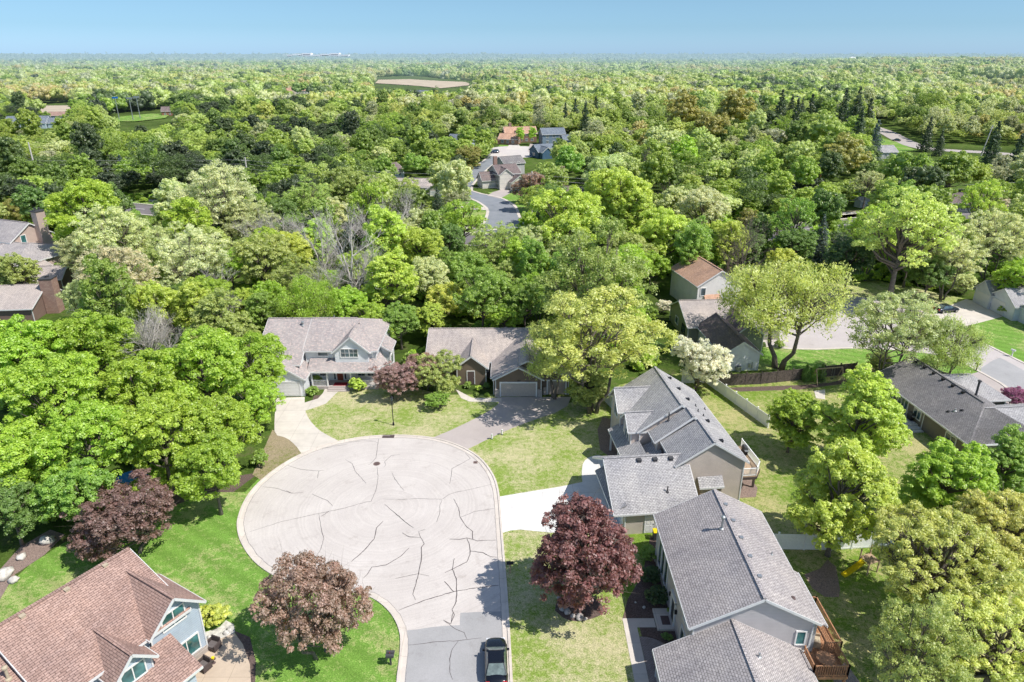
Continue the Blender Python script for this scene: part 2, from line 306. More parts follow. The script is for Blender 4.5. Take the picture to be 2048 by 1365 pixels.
# ------------------------------------------------------------------ mesh helpers
class MB:
    def __init__(s): s.v = []; s.f = []; s.m = []
    def add(s, vs, fs, mi=0):
        o = len(s.v); s.v.extend([tuple(v) for v in vs]); s.f.extend([tuple(i + o for i in f) for f in fs]); s.m.extend([mi] * len(fs))
        return s
    def box(s, x0, x1, y0, y1, z0, z1, mi=0):
        vs = [(x0, y0, z0), (x1, y0, z0), (x1, y1, z0), (x0, y1, z0), (x0, y0, z1), (x1, y0, z1), (x1, y1, z1), (x0, y1, z1)]
        return s.add(vs, [(0, 3, 2, 1), (4, 5, 6, 7), (0, 1, 5, 4), (1, 2, 6, 5), (2, 3, 7, 6), (3, 0, 4, 7)], mi)
    def bar(s, a, b, w, h=None, mi=0):
        """rectangular bar from a to b"""
        h = h or w
        a = Vector(a); b = Vector(b); d = (b - a).normalized()
        up = Vector((0, 0, 1)) if abs(d.z) < 0.95 else Vector((1, 0, 0))
        r = d.cross(up).normalized() * w / 2; u = r.cross(d).normalized() * h / 2
        vs = [a - r - u, a + r - u, a + r + u, a - r + u, b - r - u, b + r - u, b + r + u, b - r + u]
        return s.add(vs, [(0, 1, 2, 3), (7, 6, 5, 4), (0, 4, 5, 1), (1, 5, 6, 2), (2, 6, 7, 3), (3, 7, 4, 0)], mi)
    def tube(s, pts, rad, n=6, mi=0, cap=True):
        pts = [Vector(p) for p in pts]
        if not hasattr(rad, '__len__'): rad = [rad] * len(pts)
        vs = []
        for i, p in enumerate(pts):
            d = (pts[min(i + 1, len(pts) - 1)] - pts[max(i - 1, 0)]).normalized()
            up = Vector((0, 0, 1)) if abs(d.z) < 0.9 else Vector((1, 0, 0))
            r = d.cross(up).normalized(); u = r.cross(d)
            for k in range(n):
                a = 2 * pi * k / n; vs.append(p + (r * cos(a) + u * sin(a)) * rad[i])
        fs = [(i * n + k, i * n + (k + 1) % n, (i + 1) * n + (k + 1) % n, (i + 1) * n + k) for i in range(len(pts) - 1) for k in range(n)]
        if cap: fs += [tuple(range(n - 1, -1, -1)), tuple((len(pts) - 1) * n + k for k in range(n))]
        return s.add(vs, fs, mi)
    def lathe(s, c, prof, n=12, mi=0):
        vs = [(c[0] + r * cos(2 * pi * k / n), c[1] + r * sin(2 * pi * k / n), c[2] + z) for r, z in prof for k in range(n)]
        fs = [(i * n + k, i * n + (k + 1) % n, (i + 1) * n + (k + 1) % n, (i + 1) * n + k) for i in range(len(prof) - 1) for k in range(n)]
        fs += [tuple(range(n - 1, -1, -1)), tuple((len(prof) - 1) * n + k for k in range(n))]
        return s.add(vs, fs, mi)
    def rock(s, c, r, rng, mi=0, fl=0.6):
        n, m_ = 8, 5; vs = []
        for i in range(m_ + 1):
            t = pi * i / m_
            for k in range(n):
                a = 2 * pi * k / n + .2 * i; q = r * (1 + rng.uniform(-.22, .22)) if 0 < i < m_ else r
                vs.append((c[0] + q * sin(t) * cos(a), c[1] + q * sin(t) * sin(a) * .85, c[2] + q * fl * cos(t)))
        return s.add(vs, [(i * n + k, (i + 1) * n + k, (i + 1) * n + (k + 1) % n, i * n + (k + 1) % n) for i in range(m_) for k in range(n)], mi)
    def poly(s, pts, z, thick=0.0, mi=0):
        pts = [(p[0], p[1]) for p in pts]
        tri = tessellate_polygon([[Vector((x, y, 0)) for x, y in pts]])
        vs = [(x, y, z) for x, y in pts]; fs = []
        for t in tri:
            a, b, c = (Vector(pts[i]) for i in t)
            fs.append(tuple(t) if (b - a).cross(c - a) > 0 else tuple(reversed(t)))
        if thick:
            n = len(pts); vs += [(x, y, z - thick) for x, y in pts]
            fs += [(i, i + n, (i + 1) % n + n, (i + 1) % n) for i in range(n)]
        return s.add(vs, fs, mi)
    def build(s, name, mats, parent=None, smooth=False, uv=False, bevel=0):
        me = bpy.data.meshes.new(name); me.from_pydata(s.v, [], s.f)
        if not isinstance(mats, (list, tuple)): mats = [mats]
        for m in mats: me.materials.append(m)
        if len(mats) > 1: me.polygons.foreach_set('material_index', s.m)
        if uv:
            ul = me.uv_layers.new(name='UVMap')
            for p in me.polygons:
                n = p.normal
                h = Vector((0, 0, 1)).cross(n)
                h = h.normalized() if h.length > 0.05 else Vector((1, 0, 0))
                t = n.cross(h)
                for li in p.loop_indices:
                    co = me.vertices[me.loops[li].vertex_index].co
                    ul.data[li].uv = (co.dot(h), co.dot(t))
        if smooth: me.polygons.foreach_set('use_smooth', [True] * len(me.polygons))
        me.update()
        o = bpy.data.objects.new(name, me); C.objects.link(o)
        if parent: o.parent = parent
        if bevel:
            b = o.modifiers.new('b', 'BEVEL'); b.width = bevel; b.segments = 2; b.limit_method = 'ANGLE'
        return o

def tag(o, label=None, cat=None, group=None, kind=None):
    if label: o['label'] = label
    if cat: o['category'] = cat
    if group: o['group'] = group
    if kind: o['kind'] = kind
    return o
def thing(name, label, cat, loc=(0, 0, 0), rz=0, group=None):
    o = bpy.data.objects.new(name, None); C.objects.link(o); o.empty_display_size = 0.5
    o.location = loc; o.rotation_euler = (0, 0, rz); tag(o, label, cat, group); return o
def copy_thing(root, loc, rz, label, group=None, scale=None):
    r = root.copy(); C.objects.link(r); r.location = loc; r.rotation_euler = (0, 0, rz)
    if scale: r.scale = (scale,) * 3
    r['label'] = label
    if group: r['group'] = group
    for ch in list(root.children):
        c = ch.copy(); C.objects.link(c); c.parent = r
        for g in ch.children:
            d = g.copy(); C.objects.link(d); d.parent = c
    return r
def struct(name, mb, mat, uv=False): return tag(mb.build(name, mat, uv=uv), kind='structure')
def sp(pts, z=0): return [survey(x, y, z) for x, y in pts]
def smooth_line(pts, it=2):
    for _ in range(it):
        q = [pts[0]]
        for a, b in zip(pts, pts[1:]):
            q += [(a[0] * .75 + b[0] * .25, a[1] * .75 + b[1] * .25), (a[0] * .25 + b[0] * .75, a[1] * .25 + b[1] * .75)]
        q.append(pts[-1]); pts = q
    return pts
def offset(pts, d):
    out = []
    for i, p in enumerate(pts):
        a = pts[max(i - 1, 0)]; b = pts[min(i + 1, len(pts) - 1)]
        tx, ty = b[0] - a[0], b[1] - a[1]; l = hypot(tx, ty) or 1
        out.append((p[0] - ty / l * d, p[1] + tx / l * d))
    return out
def ribbon(mb, pts, d0, d1, z, thick=0.0, mi=0):
    a = offset(pts, d0); b = offset(pts, d1); n = len(pts)
    vs = [(x, y, z) for x, y in a] + [(x, y, z) for x, y in b]
    up = d1 > d0
    fs = []
    for i in range(n - 1):
        q = (i, i + 1, n + i + 1, n + i); fs.append(q if up else tuple(reversed(q)))
    if thick:
        vs += [(x, y, z - thick) for x, y in a] + [(x, y, z - thick) for x, y in b]
        for i in range(n - 1):
            fs += [(i, 2 * n + i, 2 * n + i + 1, i + 1), (n + i, n + i + 1, 3 * n + i + 1, 3 * n + i)]
    mb.add(vs, fs, mi)

# ------------------------------------------------------------------ ground
def make_ground():
    m, nt = newmat('terrain'); b = bsdf(nt, 1.0, 0, 0.05); p = pos(nt)
    f = noise(nt, p, 0.35, 5, 0.7); g = noise(nt, p, 0.03, 3); h = noise(nt, p, 4.0, 3, 0.7)
    r = ramp(nt, [(0.3, (0.045, 0.07, 0.02)), (0.5, (0.085, 0.14, 0.025)), (0.62, (0.12, 0.14, 0.05)), (0.75, (0.17, 0.14, 0.09))]); lk(nt, f, r.inputs[0])
    r2 = ramp(nt, [(0.35, (0.7,) * 3), (0.65, (1.25,) * 3)]); lk(nt, g, r2.inputs[0])
    r3 = ramp(nt, [(0.3, (0.6,) * 3), (0.7, (1.35,) * 3)]); lk(nt, h, r3.inputs[0])
    c = mixc(nt, 1.0, mixc(nt, 1.0, r.outputs[0], r2.outputs[0], 'MULTIPLY'), r3.outputs[0], 'MULTIPLY')
    d = N(nt, 'ShaderNodeVectorMath', operation='LENGTH'); lk(nt, p, d.inputs[0])
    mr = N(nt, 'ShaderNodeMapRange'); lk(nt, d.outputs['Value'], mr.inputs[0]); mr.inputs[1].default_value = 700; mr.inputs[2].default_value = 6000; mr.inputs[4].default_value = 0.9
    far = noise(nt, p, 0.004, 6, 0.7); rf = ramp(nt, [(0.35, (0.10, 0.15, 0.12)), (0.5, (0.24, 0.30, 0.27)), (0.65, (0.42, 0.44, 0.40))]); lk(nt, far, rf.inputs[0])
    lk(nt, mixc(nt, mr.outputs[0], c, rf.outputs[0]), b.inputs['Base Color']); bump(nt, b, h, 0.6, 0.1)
    out = [n_ for n_ in nt.nodes if n_.type == 'OUTPUT_MATERIAL'][0]; lk(nt, haze(nt, b.outputs[0], d.outputs['Value']), out.inputs[0])  # same painted haze glow over the far ground
    rr = [0.0]; r_ = 20.0
    while r_ < 24000: rr.append(r_); r_ *= 1.05 if r_ > 300 else 1.25
    na = 288; vs = [(0, 0, 0)]; fs = []
    for q in rr[1:]:
        for k in range(na):
            a = 2 * pi * k / na; x, y = q * sin(a), q * cos(a); vs.append((x, y, hgt(x, y)))
    for k in range(na): fs.append((0, 1 + (k + 1) % na, 1 + k))
    for i in range(len(rr) - 2):
        o = 1 + i * na; p_ = o + na
        for k in range(na): fs.append((o + k, o + (k + 1) % na, p_ + (k + 1) % na, p_ + k))
    mb = MB(); mb.add(vs, [tuple(reversed(f)) if len(f) == 3 else tuple(reversed(f)) for f in fs])
    # orientation check
    a, b_, c_ = (Vector(mb.v[i]) for i in mb.f[-1][:3])
    if (b_ - a).cross(c_ - b_).z < 0: mb.f = [tuple(reversed(f)) for f in mb.f]
    return struct('ground', mb, m)
make_ground()

def flat(name, pts, z, mat, thick=0.0, world=False, uv=False):
    mb = MB(); mb.poly(pts if world else sp(pts), z, thick); return struct(name, mb, mat, uv)

flat('lawn_left', [(575, 965), (520, 955), (490, 985), (420, 985), (340, 1015), (230, 1035), (130, 1085), (60, 1130), (0, 1185), (-330, 1400), (-200, 1700), (900, 1700), (900, 1180), (700, 1000)], 0.02, M['lush'])
flat('lawn_middle', [(600, 830), (640, 795), (700, 770), (765, 757), (880, 790), (1012, 790), (1080, 800), (900, 905), (650, 905)], 0.02, M['patchy'])
flat('lawn_front_right', [(930, 900), (1105, 810), (1190, 800), (1250, 830), (1240, 920), (1240, 1180), (1290, 1250), (1330, 1700), (1000, 1700), (985, 1000)], 0.02, M['patchy'])
flat('verge_dry_grass', [(545, 860), (612, 900), (575, 950), (528, 965), (505, 950)], 0.024, M['dry'])
flat('back_yard_lawn', [(1190, 800), (1240, 770), (1370, 745), (1480, 748), (1760, 735), (1790, 770), (2200, 1040), (2500, 1700), (1330, 1700), (1290, 1250), (1240, 1180), (1240, 920), (1250, 830)], 0.02, M['yard'])
flat('court_lawn_near', [(1400, 745), (1480, 690), (1640, 640), (1760, 660), (1880, 650), (2010, 770), (1960, 800), (1760, 735)], 0.02, M['lush'])
flat('court_lawn_right', [(1935, 635), (2150, 615), (2250, 900), (1970, 700)], 0.02, M['lush'])
flat('court_lawn_far', [(1640, 560), (1700, 550), (1900, 592), (1965, 605), (1900, 660), (1700, 625)], 0.02, M['patchy'])
flat('street_lawn_far', [(975, 385), (1110, 375), (1060, 440), (1005, 402)], 0.02, M['lush'])
flat('street_lawn_far_left', [(905, 405), (965, 400), (990, 450), (880, 450)], 0.02, M['lush'])
flat('court_lawn_distant', [(985, 305), (1000, 290), (1035, 292), (1025, 300), (1005, 306)], 0.02, M['lush'])
flat('dark_strip_left_edge', [(150, 1040), (430, 960), (520, 945), (440, 1005), (330, 1020), (200, 1050)], 0.016, M['mulch'])  # dark mulch-coloured strip along the upper edge of the left lawn

# planting beds
flat('mulch_bed_front_right', [(1245, 1238), (1255, 1200), (1285, 1150), (1300, 1075), (1345, 1060), (1380, 1240), (1420, 1420), (1296, 1420), (1290, 1300), (1275, 1240)], 0.028, M['mulch'])
flat('mulch_bed_left', [(0, 1140), (40, 1095), (100, 1060), (130, 1070), (90, 1110), (30, 1150), (0, 1200), (-120, 1260), (-140, 1200)], 0.028, M['palemulch'])
flat('mulch_bed_patio', [(468, 1262), (500, 1275), (512, 1325), (508, 1420), (490, 1420), (498, 1330), (484, 1290)], 0.03, M['mulch'])
flat('mulch_bed_backyard', [(1608, 1150), (1640, 1138), (1655, 1120), (1672, 1135), (1680, 1180), (1678, 1195), (1650, 1195), (1625, 1178)], 0.03, M['palemulch'])
flat('gravel_strip', [(1660, 1345), (1690, 1325), (1745, 1400), (1700, 1450)], 0.03, M['gravel'])
flat('mulch_bed_porch', [(1195, 860), (1205, 835), (1225, 840), (1240, 905), (1232, 925), (1200, 900)], 0.028, M['palemulch'])
flat('mulch_bed_tree', smooth_line([(1110, 1222), (1112, 1205), (1130, 1192), (1160, 1187), (1190, 1196), (1208, 1215), (1205, 1230), (1185, 1238), (1160, 1245), (1130, 1240), (1110, 1222)], 1), 0.028, M['mulch'])
flat('mulch_bed_walk', [(622, 808), (628, 792), (645, 790), (640, 800)], 0.03, M['mulch'])
flat('mulch_bed_fence', [(1455, 776), (1600, 771), (1660, 766), (1700, 757), (1690, 768), (1600, 780), (1480, 784)], 0.028, M['mulch'])

# roads
KERB = [(792, 1500), (792, 1365), (797, 1331), (801, 1293), (799.6, 1264), (785, 1231.5), (758, 1205), (729, 1191), (700, 1187), (660, 1184), (615, 1177), (573, 1166), (538, 1149), (503, 1122), (479, 1084),
        (473, 1055), (475, 1037), (485, 1008), (504, 979), (532, 952.5), (567, 927.6), (602, 908.6), (637.5, 894), (678.5, 882.8), (713.7, 876.4), (754.7, 872), (801.6, 871), (836.7, 872.8), (872, 877), (907, 886.6),
        (942, 902.7), (965.7, 920), (986, 946.7), (995.5, 970), (1000, 996.5), (1002.3, 1025.8), (1006, 1073), (1012, 1146.5), (1018, 1228.5), (1022, 1293), (1025.8, 1365), (1035, 1500)]
kw = smooth_line(sp(KERB), 2)
inner = offset(kw, -0.62)
mb = MB(); mb.poly(inner, 0.04); struct('road', mb, M['road'])
mb = MB(); ribbon(mb, kw, -0.64, -0.22, 0.05, 0.05); ribbon(mb, kw, -0.22, 0.0, 0.13, 0.13); struct('kerb', mb, M['kerb'])
# newer asphalt at the mouth of the street
mb = MB(); A = sp([(814, 1262), (835, 1260), (860, 1256), (890, 1253), (919.7, 1251.4), (920, 1238), (921, 1227), (960, 1225), (1003, 1224), (1008, 1278), (1013, 1365), (1018, 1480), (806, 1480), (808.4, 1365), (812.8, 1307)])
mb.poly(A, 0.046); struct('road_patch', mb, M['asphalt'])

def zc(a, b): return (450 + a / 3.413, 850 + b / 3.413)
def zd(a, b): return (700 + a / 3.413, 1000 + b / 3.413)
CR = [[(1050, 98), (1040, 160), (1030, 230), (1000, 262), (980, 275)], [(850, 122), (950, 112), (1020, 115), (1045, 125)], [(660, 170), (740, 148), (830, 138)], [(1038, 290), (1045, 370), (1030, 450), (998, 525), (960, 530), (800, 575), (640, 608), (400, 660), (170, 732)],
      [(1195, 205), (1135, 212), (1090, 255), (1097, 275), (1085, 292)], [(822, 240), (870, 270), (885, 312), (935, 370), (963, 404)], [(430, 280), (520, 308), (640, 318), (680, 312)], [(642, 316), (632, 368)], [(258, 426), (350, 436), (430, 462), (455, 470), (535, 465)],
      [(420, 452), (455, 470)], [(595, 475), (650, 500), (700, 520), (735, 558)], [(640, 608), (655, 700), (675, 780), (650, 860), (610, 918)], [(712, 592), (655, 628)], [(1080, 510), (1200, 512), (1330, 506), (1480, 512), (1530, 478), (1580, 462), (1700, 438), (1815, 410)],
      [(1482, 514), (1465, 560), (1466, 604), (1445, 665)], [(1560, 508), (1595, 570), (1605, 635), (1650, 700), (1690, 730), (1692, 785), (1720, 795), (1848, 790)], [(1605, 635), (1700, 595), (1838, 575)], [(1533, 783), (1600, 785), (1650, 775), (1692, 785)],
      [(1650, 775), (1670, 830), (1672, 890), (1650, 940), (1550, 990), (1500, 1012)], [(1675, 865), (1760, 875), (1810, 902), (1855, 907)], [(1566, 915), (1552, 988), (1578, 1050), (1582, 1140), (1578, 1210), (1550, 1265), (1566, 1300), (1540, 1362)],
      [(1186, 1270), (1350, 1205), (1560, 1142), (1700, 1118), (1868, 1100)], [(1498, 1072), (1562, 1142)], [(1150, 597), (1200, 640), (1262, 690), (1288, 706)], [(1367, 714), (1322, 732), (1335, 772), (1360, 815), (1340, 840), (1340, 920), (1318, 1030), (1282, 1160), (1300, 1200)],
      [(1210, 740), (1260, 768), (1335, 772)], [(1163, 1052), (1318, 1020), (1394, 1036)], [(1258, 843), (1200, 900), (1100, 960), (1003, 974), (975, 1020), (945, 1050)], [(1080, 660), (1035, 705), (1020, 780), (950, 860), (862, 938)], [(1640, 195), (1675, 232), (1620, 265), (1550, 300), (1545, 350), (1533, 404)],
      [(1490, 1336), (1540, 1362)], [(1090, 545), (1150, 597)], [(1140, 330), (1160, 375), (1220, 450)]]
mb = MB(); rng = random.Random(3)
def crack(mb, pts, w):
    q = [pts[0]]
    for a, b in zip(pts, pts[1:]):
        L = hypot(b[0] - a[0], b[1] - a[1]); k = max(1, int(L / 0.35))
        for i in range(1, k + 1):
            t = i / k; j = 0.035 if i < k else 0
            q.append((a[0] + (b[0] - a[0]) * t + rng.uniform(-j, j), a[1] + (b[1] - a[1]) * t + rng.uniform(-j, j)))
    n = len(q); l = []; r = []
    for i in range(n):
        ww = w * (0.35 + 0.65 * sin(pi * min(1, max(0, (i + .5) / n))) ** .4) * rng.uniform(.7, 1.25) / 2
        a = q[max(i - 1, 0)]; b = q[min(i + 1, n - 1)]; L = hypot(b[0] - a[0], b[1] - a[1]) or 1
        nx, ny = -(b[1] - a[1]) / L * ww, (b[0] - a[0]) / L * ww
        l.append((q[i][0] + nx, q[i][1] + ny, 0.052)); r.append((q[i][0] - nx, q[i][1] - ny, 0.052))
    mb.add(r + l, [(i, i + 1, n + i + 1, n + i) for i in range(n - 1)])
for i, c in enumerate(CR):
    crack(mb, sp([zc(*p) for p in c]), 0.075 if i in (15, 17, 18, 19, 20, 21, 22, 23, 24, 25, 27, 28) else 0.045)
for c in [[(705, 770), (690, 845)], [(640, 825), (720, 885), (780, 910), (800, 955)], [(740, 965), (700, 1020), (680, 1090), (682, 1180), (700, 1230)], [(400, 995), (560, 975), (740, 965), (900, 945)]]:
    crack(mb, sp([zd(*p) for p in c]), 0.05)
# gutter seam and kerb joints
g_ = offset(kw, -0.66); crack(mb, g_[::3], 0.03)
struct('road_crack_markings', mb, M['crack'])

# drives and walks
flat('driveway_white_house', smooth_line(sp([(552, 797), (549, 840), (549, 871), (573, 876), (592, 892), (602, 907)]), 1) + smooth_line(sp([(676, 882), (656, 872), (636, 860), (618, 840), (609, 820), (609.5, 795)]), 1), 0.045, M['conc'], 0.03, True)
flat('walkway_white_house', [(604, 808), (636, 798), (646, 787), (650, 778), (684, 778), (673, 787), (652, 808), (627, 817), (604, 824)], 0.05, M['conc'], 0.03)
flat('driveway_brown_house', smooth_line(sp([(994, 795), (1001, 806), (976, 825), (912, 857), (864, 877)]), 1) + smooth_line(sp([(934, 900), (976, 879), (1040, 850), (1132, 819), (1142, 795)]), 1), 0.045, M['drive'], 0.03, True)
flat('walkway_brown_house', [(922, 785), (945, 797), (1003, 797), (1003, 805), (938, 804), (922, 797), (912, 780)], 0.05, M['conc'], 0.03)
flat('driveway_white_concrete', sp([(1000, 994), (1060, 984), (1117, 975), (1165, 965), (1215, 955), (1250, 1050), (1200, 1068), (1100, 1066), (1040, 1060), (1020, 1062), (1004, 1067)]), 0.045, M['whiteconc'], 0.03, True)
flat('walkway_curved', smooth_line(sp([(1165, 968), (1163, 945), (1166, 925), (1180, 914), (1200, 911), (1212, 918), (1215, 960), (1165, 968)]), 1), 0.053, M['whiteconc'], 0.03, True)
flat('walkway_grey_house', [(18.6 - 9.1, 30), (18.6 - 8.0, 30), (18.6 - 8.0, 45.1), (18.6 - 6.4, 45.1), (18.6 - 6.4, 46.1), (18.6 - 9.1, 46.1)], 0.05, M['conc'], 0.03, True)
flat('stoop_slab', [(12.25, 44.7), (13.7, 44.7), (13.7, 47.1), (12.25, 47.1)], 0.22, M['conc'], 0.2, True)
flat('paver_patio', [(10.62, 32), (13.3, 32), (13.3, 42.4)] + [(10.6 + 2.9 * cos(a * pi / 16), 41.2 + 2.9 * sin(a * pi / 16)) for a in range(1, 8)] + [(10.62, 44.1)], 0.045, M['pavers'], 0.03, True, True)
flat('patio_left', [(404, 1266), (425, 1262), (448, 1258), (470, 1268), (486, 1290), (500, 1330), (505, 1420), (340, 1420), (380, 1330), (395, 1300)], 0.045, slab_mat('tan_concrete', (0.62, 0.50, 0.38), 2.0), 0.03)
flat('patio_stones', [(404, 1268), (440, 1255), (452, 1242), (468, 1250), (470, 1266), (450, 1275), (420, 1285)], 0.052, M['palestone'])
flat('backyard_patio', [(1628, 783), (1650, 780), (1650, 800), (1632, 797)], 0.05, M['conc'], 0.03)
# court on the right
C1 = smooth_line(sp([(1440, 640), (1480, 612), (1560, 592), (1640, 588), (1700, 594), (1760, 603), (1803, 612), (1864, 632), (1905, 658), (1959, 685), (2048, 729), (2300, 850)]), 1)
C2 = smooth_line(sp([(2300, 1010), (2120, 860), (2021, 777), (1956, 741), (1900, 712), (1800, 700), (1720, 695), (1600, 700), (1500, 690), (1440, 672)]), 1)
mb = MB(); mb.poly(C1 + C2, 0.04); struct('court_road', mb, pave_mat('court_pavement', (0.50, 0.45, 0.43), (0.57, 0.52, 0.50)))
mb = MB(); ribbon(mb, C1, 0.0, 0.45, 0.12, 0.12); ribbon(mb, C2, 0.0, 0.45, 0.12, 0.12); struct('court_kerb', mb, M['kerb'])
flat('court_road_patch', [(1985, 722), (2000, 716), (2048, 742), (2300, 870), (2300, 960), (2048, 800), (1955, 742)], 0.047, M['asphalt'])
flat('court_driveway_right', [(1900, 612), (1932, 599), (1955, 604), (2005, 634), (1945, 650), (1905, 660), (1862, 634)], 0.05, M['conc'], 0.03)
flat('court_driveway_near', [(1931, 752), (1956, 745), (2021, 777), (2060, 810), (2000, 812), (1975, 800), (1945, 775)], 0.05, M['drive'], 0.03)
# street beyond the wood
S1 = smooth_line(sp([(1085, 470), (1048, 452), (1036, 436), (1031, 418), (1023, 408), (999, 396), (975, 391), (958, 388), (935, 380), (960, 350), (990, 325), (1010, 310)]), 1)
S2 = smooth_line(sp([(985, 310), (965, 325), (930, 350), (905, 378), (925, 392), (953, 401), (970, 411), (979, 421), (977, 433), (970, 448), (950, 470)]), 1)
mb = MB(); mb.poly(S1 + S2, 0.04); struct('far_street', mb, M['bluasphalt'])
mb = MB(); ribbon(mb, S1, -0.9, 0.0, 0.10, 0.1); ribbon(mb, S2, -0.9, 0.0, 0.10, 0.1); struct('far_kerb', mb, M['kerb'])
flat('far_driveway', [(1026, 384), (1010, 378), (985, 385), (975, 392), (1000, 398)], 0.05, M['drive'])
flat('far_sidewalk', [(912, 413), (975, 415), (977, 421), (905, 419)], 0.05, M['conc'])
flat('far_cul_de_sac', [survey(1028, 300)] and [(2 + 17 * cos(a * pi / 10), 352 + 22 * sin(a * pi / 10)) for a in range(20)], 0.05, M['road'], 0, True)
flat('far_court_drive', [(1012, 300), (1020, 287), (1034, 285), (1045, 300)], 0.055, M['conc'])
flat('far_court_drive_right', [(1055, 303), (1060, 288), (1085, 292), (1110, 312), (1070, 312)], 0.055, M['drive'])
# busy road behind the trees
B1 = [(-420, 262), (-180, 238), (-110, 214), (-62, 196), (0, 173), (45, 172), (95, 196), (190, 224), (400, 270)]
B = smooth_line(B1, 2)
mb = MB(); ribbon(mb, B, -5.5, 5.5, 0.045); struct('busy_road', mb, pave_mat('busy_road_asphalt', (0.17, 0.155, 0.16), (0.23, 0.21, 0.215)))
mb = MB(); ribbon(mb, B, 6.0, 6.6, 0.10, .1); ribbon(mb, B, -6.2, -5.6, 0.10, .1); ribbon(mb, B, 10.5, 13.0, 0.06); struct('busy_road_sidewalk', mb, M['conc'])
mb = MB(); ribbon(mb, B, 6.7, 10.4, 0.03); struct('busy_road_verge', mb, M['lush'])
mb = MB()
for i in range(0, len(B) - 1, 1):
    mb.poly([B[i], (B[i][0] + (B[i + 1][0] - B[i][0]) * .4, B[i][1] + (B[i + 1][1] - B[i][1]) * .4), (B[i][0] + (B[i + 1][0] - B[i][0]) * .4, B[i][1] + (B[i + 1][1] - B[i][1]) * .4 + .25), (B[i][0], B[i][1] + .25)], 0.052)
struct('busy_road_markings', mb, M['white'])
# road and open ground far right
F1 = smooth_line(sp([(1745, 255), (1775, 265), (1800, 280), (1845, 298), (1905, 302), (1990, 306), (2100, 318)]), 2)
mb = MB(); ribbon(mb, F1, -5, 5, 0.05); struct('hill_road', mb, pave_mat('pale_road', (0.42, 0.37, 0.34), (0.5, 0.45, 0.42)))
flat('hill_verge', [(1740, 272), (1790, 283), (1830, 300), (1780, 310), (1750, 300)], 0.03, M['lush'])
flat('shed_clearing', [(1665, 425), (1740, 418), (1760, 440), (1700, 460), (1670, 445)], 0.03, M['dry'])
def terr(name, pts, mat, dz=0.6, n=14):
    w = sp(pts); cx = sum(p[0] for p in w) / len(w); cy = sum(p[1] for p in w) / len(w); vs = [(cx, cy, hgt(cx, cy) + dz)]; fs = []
    ring = []
    for a, b in zip(w, w[1:] + w[:1]):
        for i in range(4): ring.append((a[0] + (b[0] - a[0]) * i / 4, a[1] + (b[1] - a[1]) * i / 4))
    K = len(ring)
    for s_ in (0.33, 0.66, 1.0):
        vs += [(cx + (x - cx) * s_, cy + (y - cy) * s_, hgt(cx + (x - cx) * s_, cy + (y - cy) * s_) + dz) for x, y in ring]
    for k in range(K): fs.append((0, 1 + k, 1 + (k + 1) % K))
    for r_ in range(2):
        for k in range(K): fs.append((1 + r_ * K + k, 1 + (r_ + 1) * K + k, 1 + (r_ + 1) * K + (k + 1) % K, 1 + r_ * K + (k + 1) % K))
    m_ = MB(); m_.add(vs, fs); return struct(name, m_, mat)
FIELDS = {'playing_field': ([(215, 240), (240, 230), (300, 224), (340, 225), (330, 233), (270, 240)], M['lush']),
          'bare_field_left': ([(20, 222), (30, 208), (140, 207), (150, 216), (120, 222)], M['tanfield']),
          'bare_field_far': ([(750, 166), (757, 158), (820, 156), (930, 163), (945, 170), (880, 176), (840, 172)], M['tanfield'])}
for k, (p, m_) in FIELDS.items(): terr(k, p, m_)

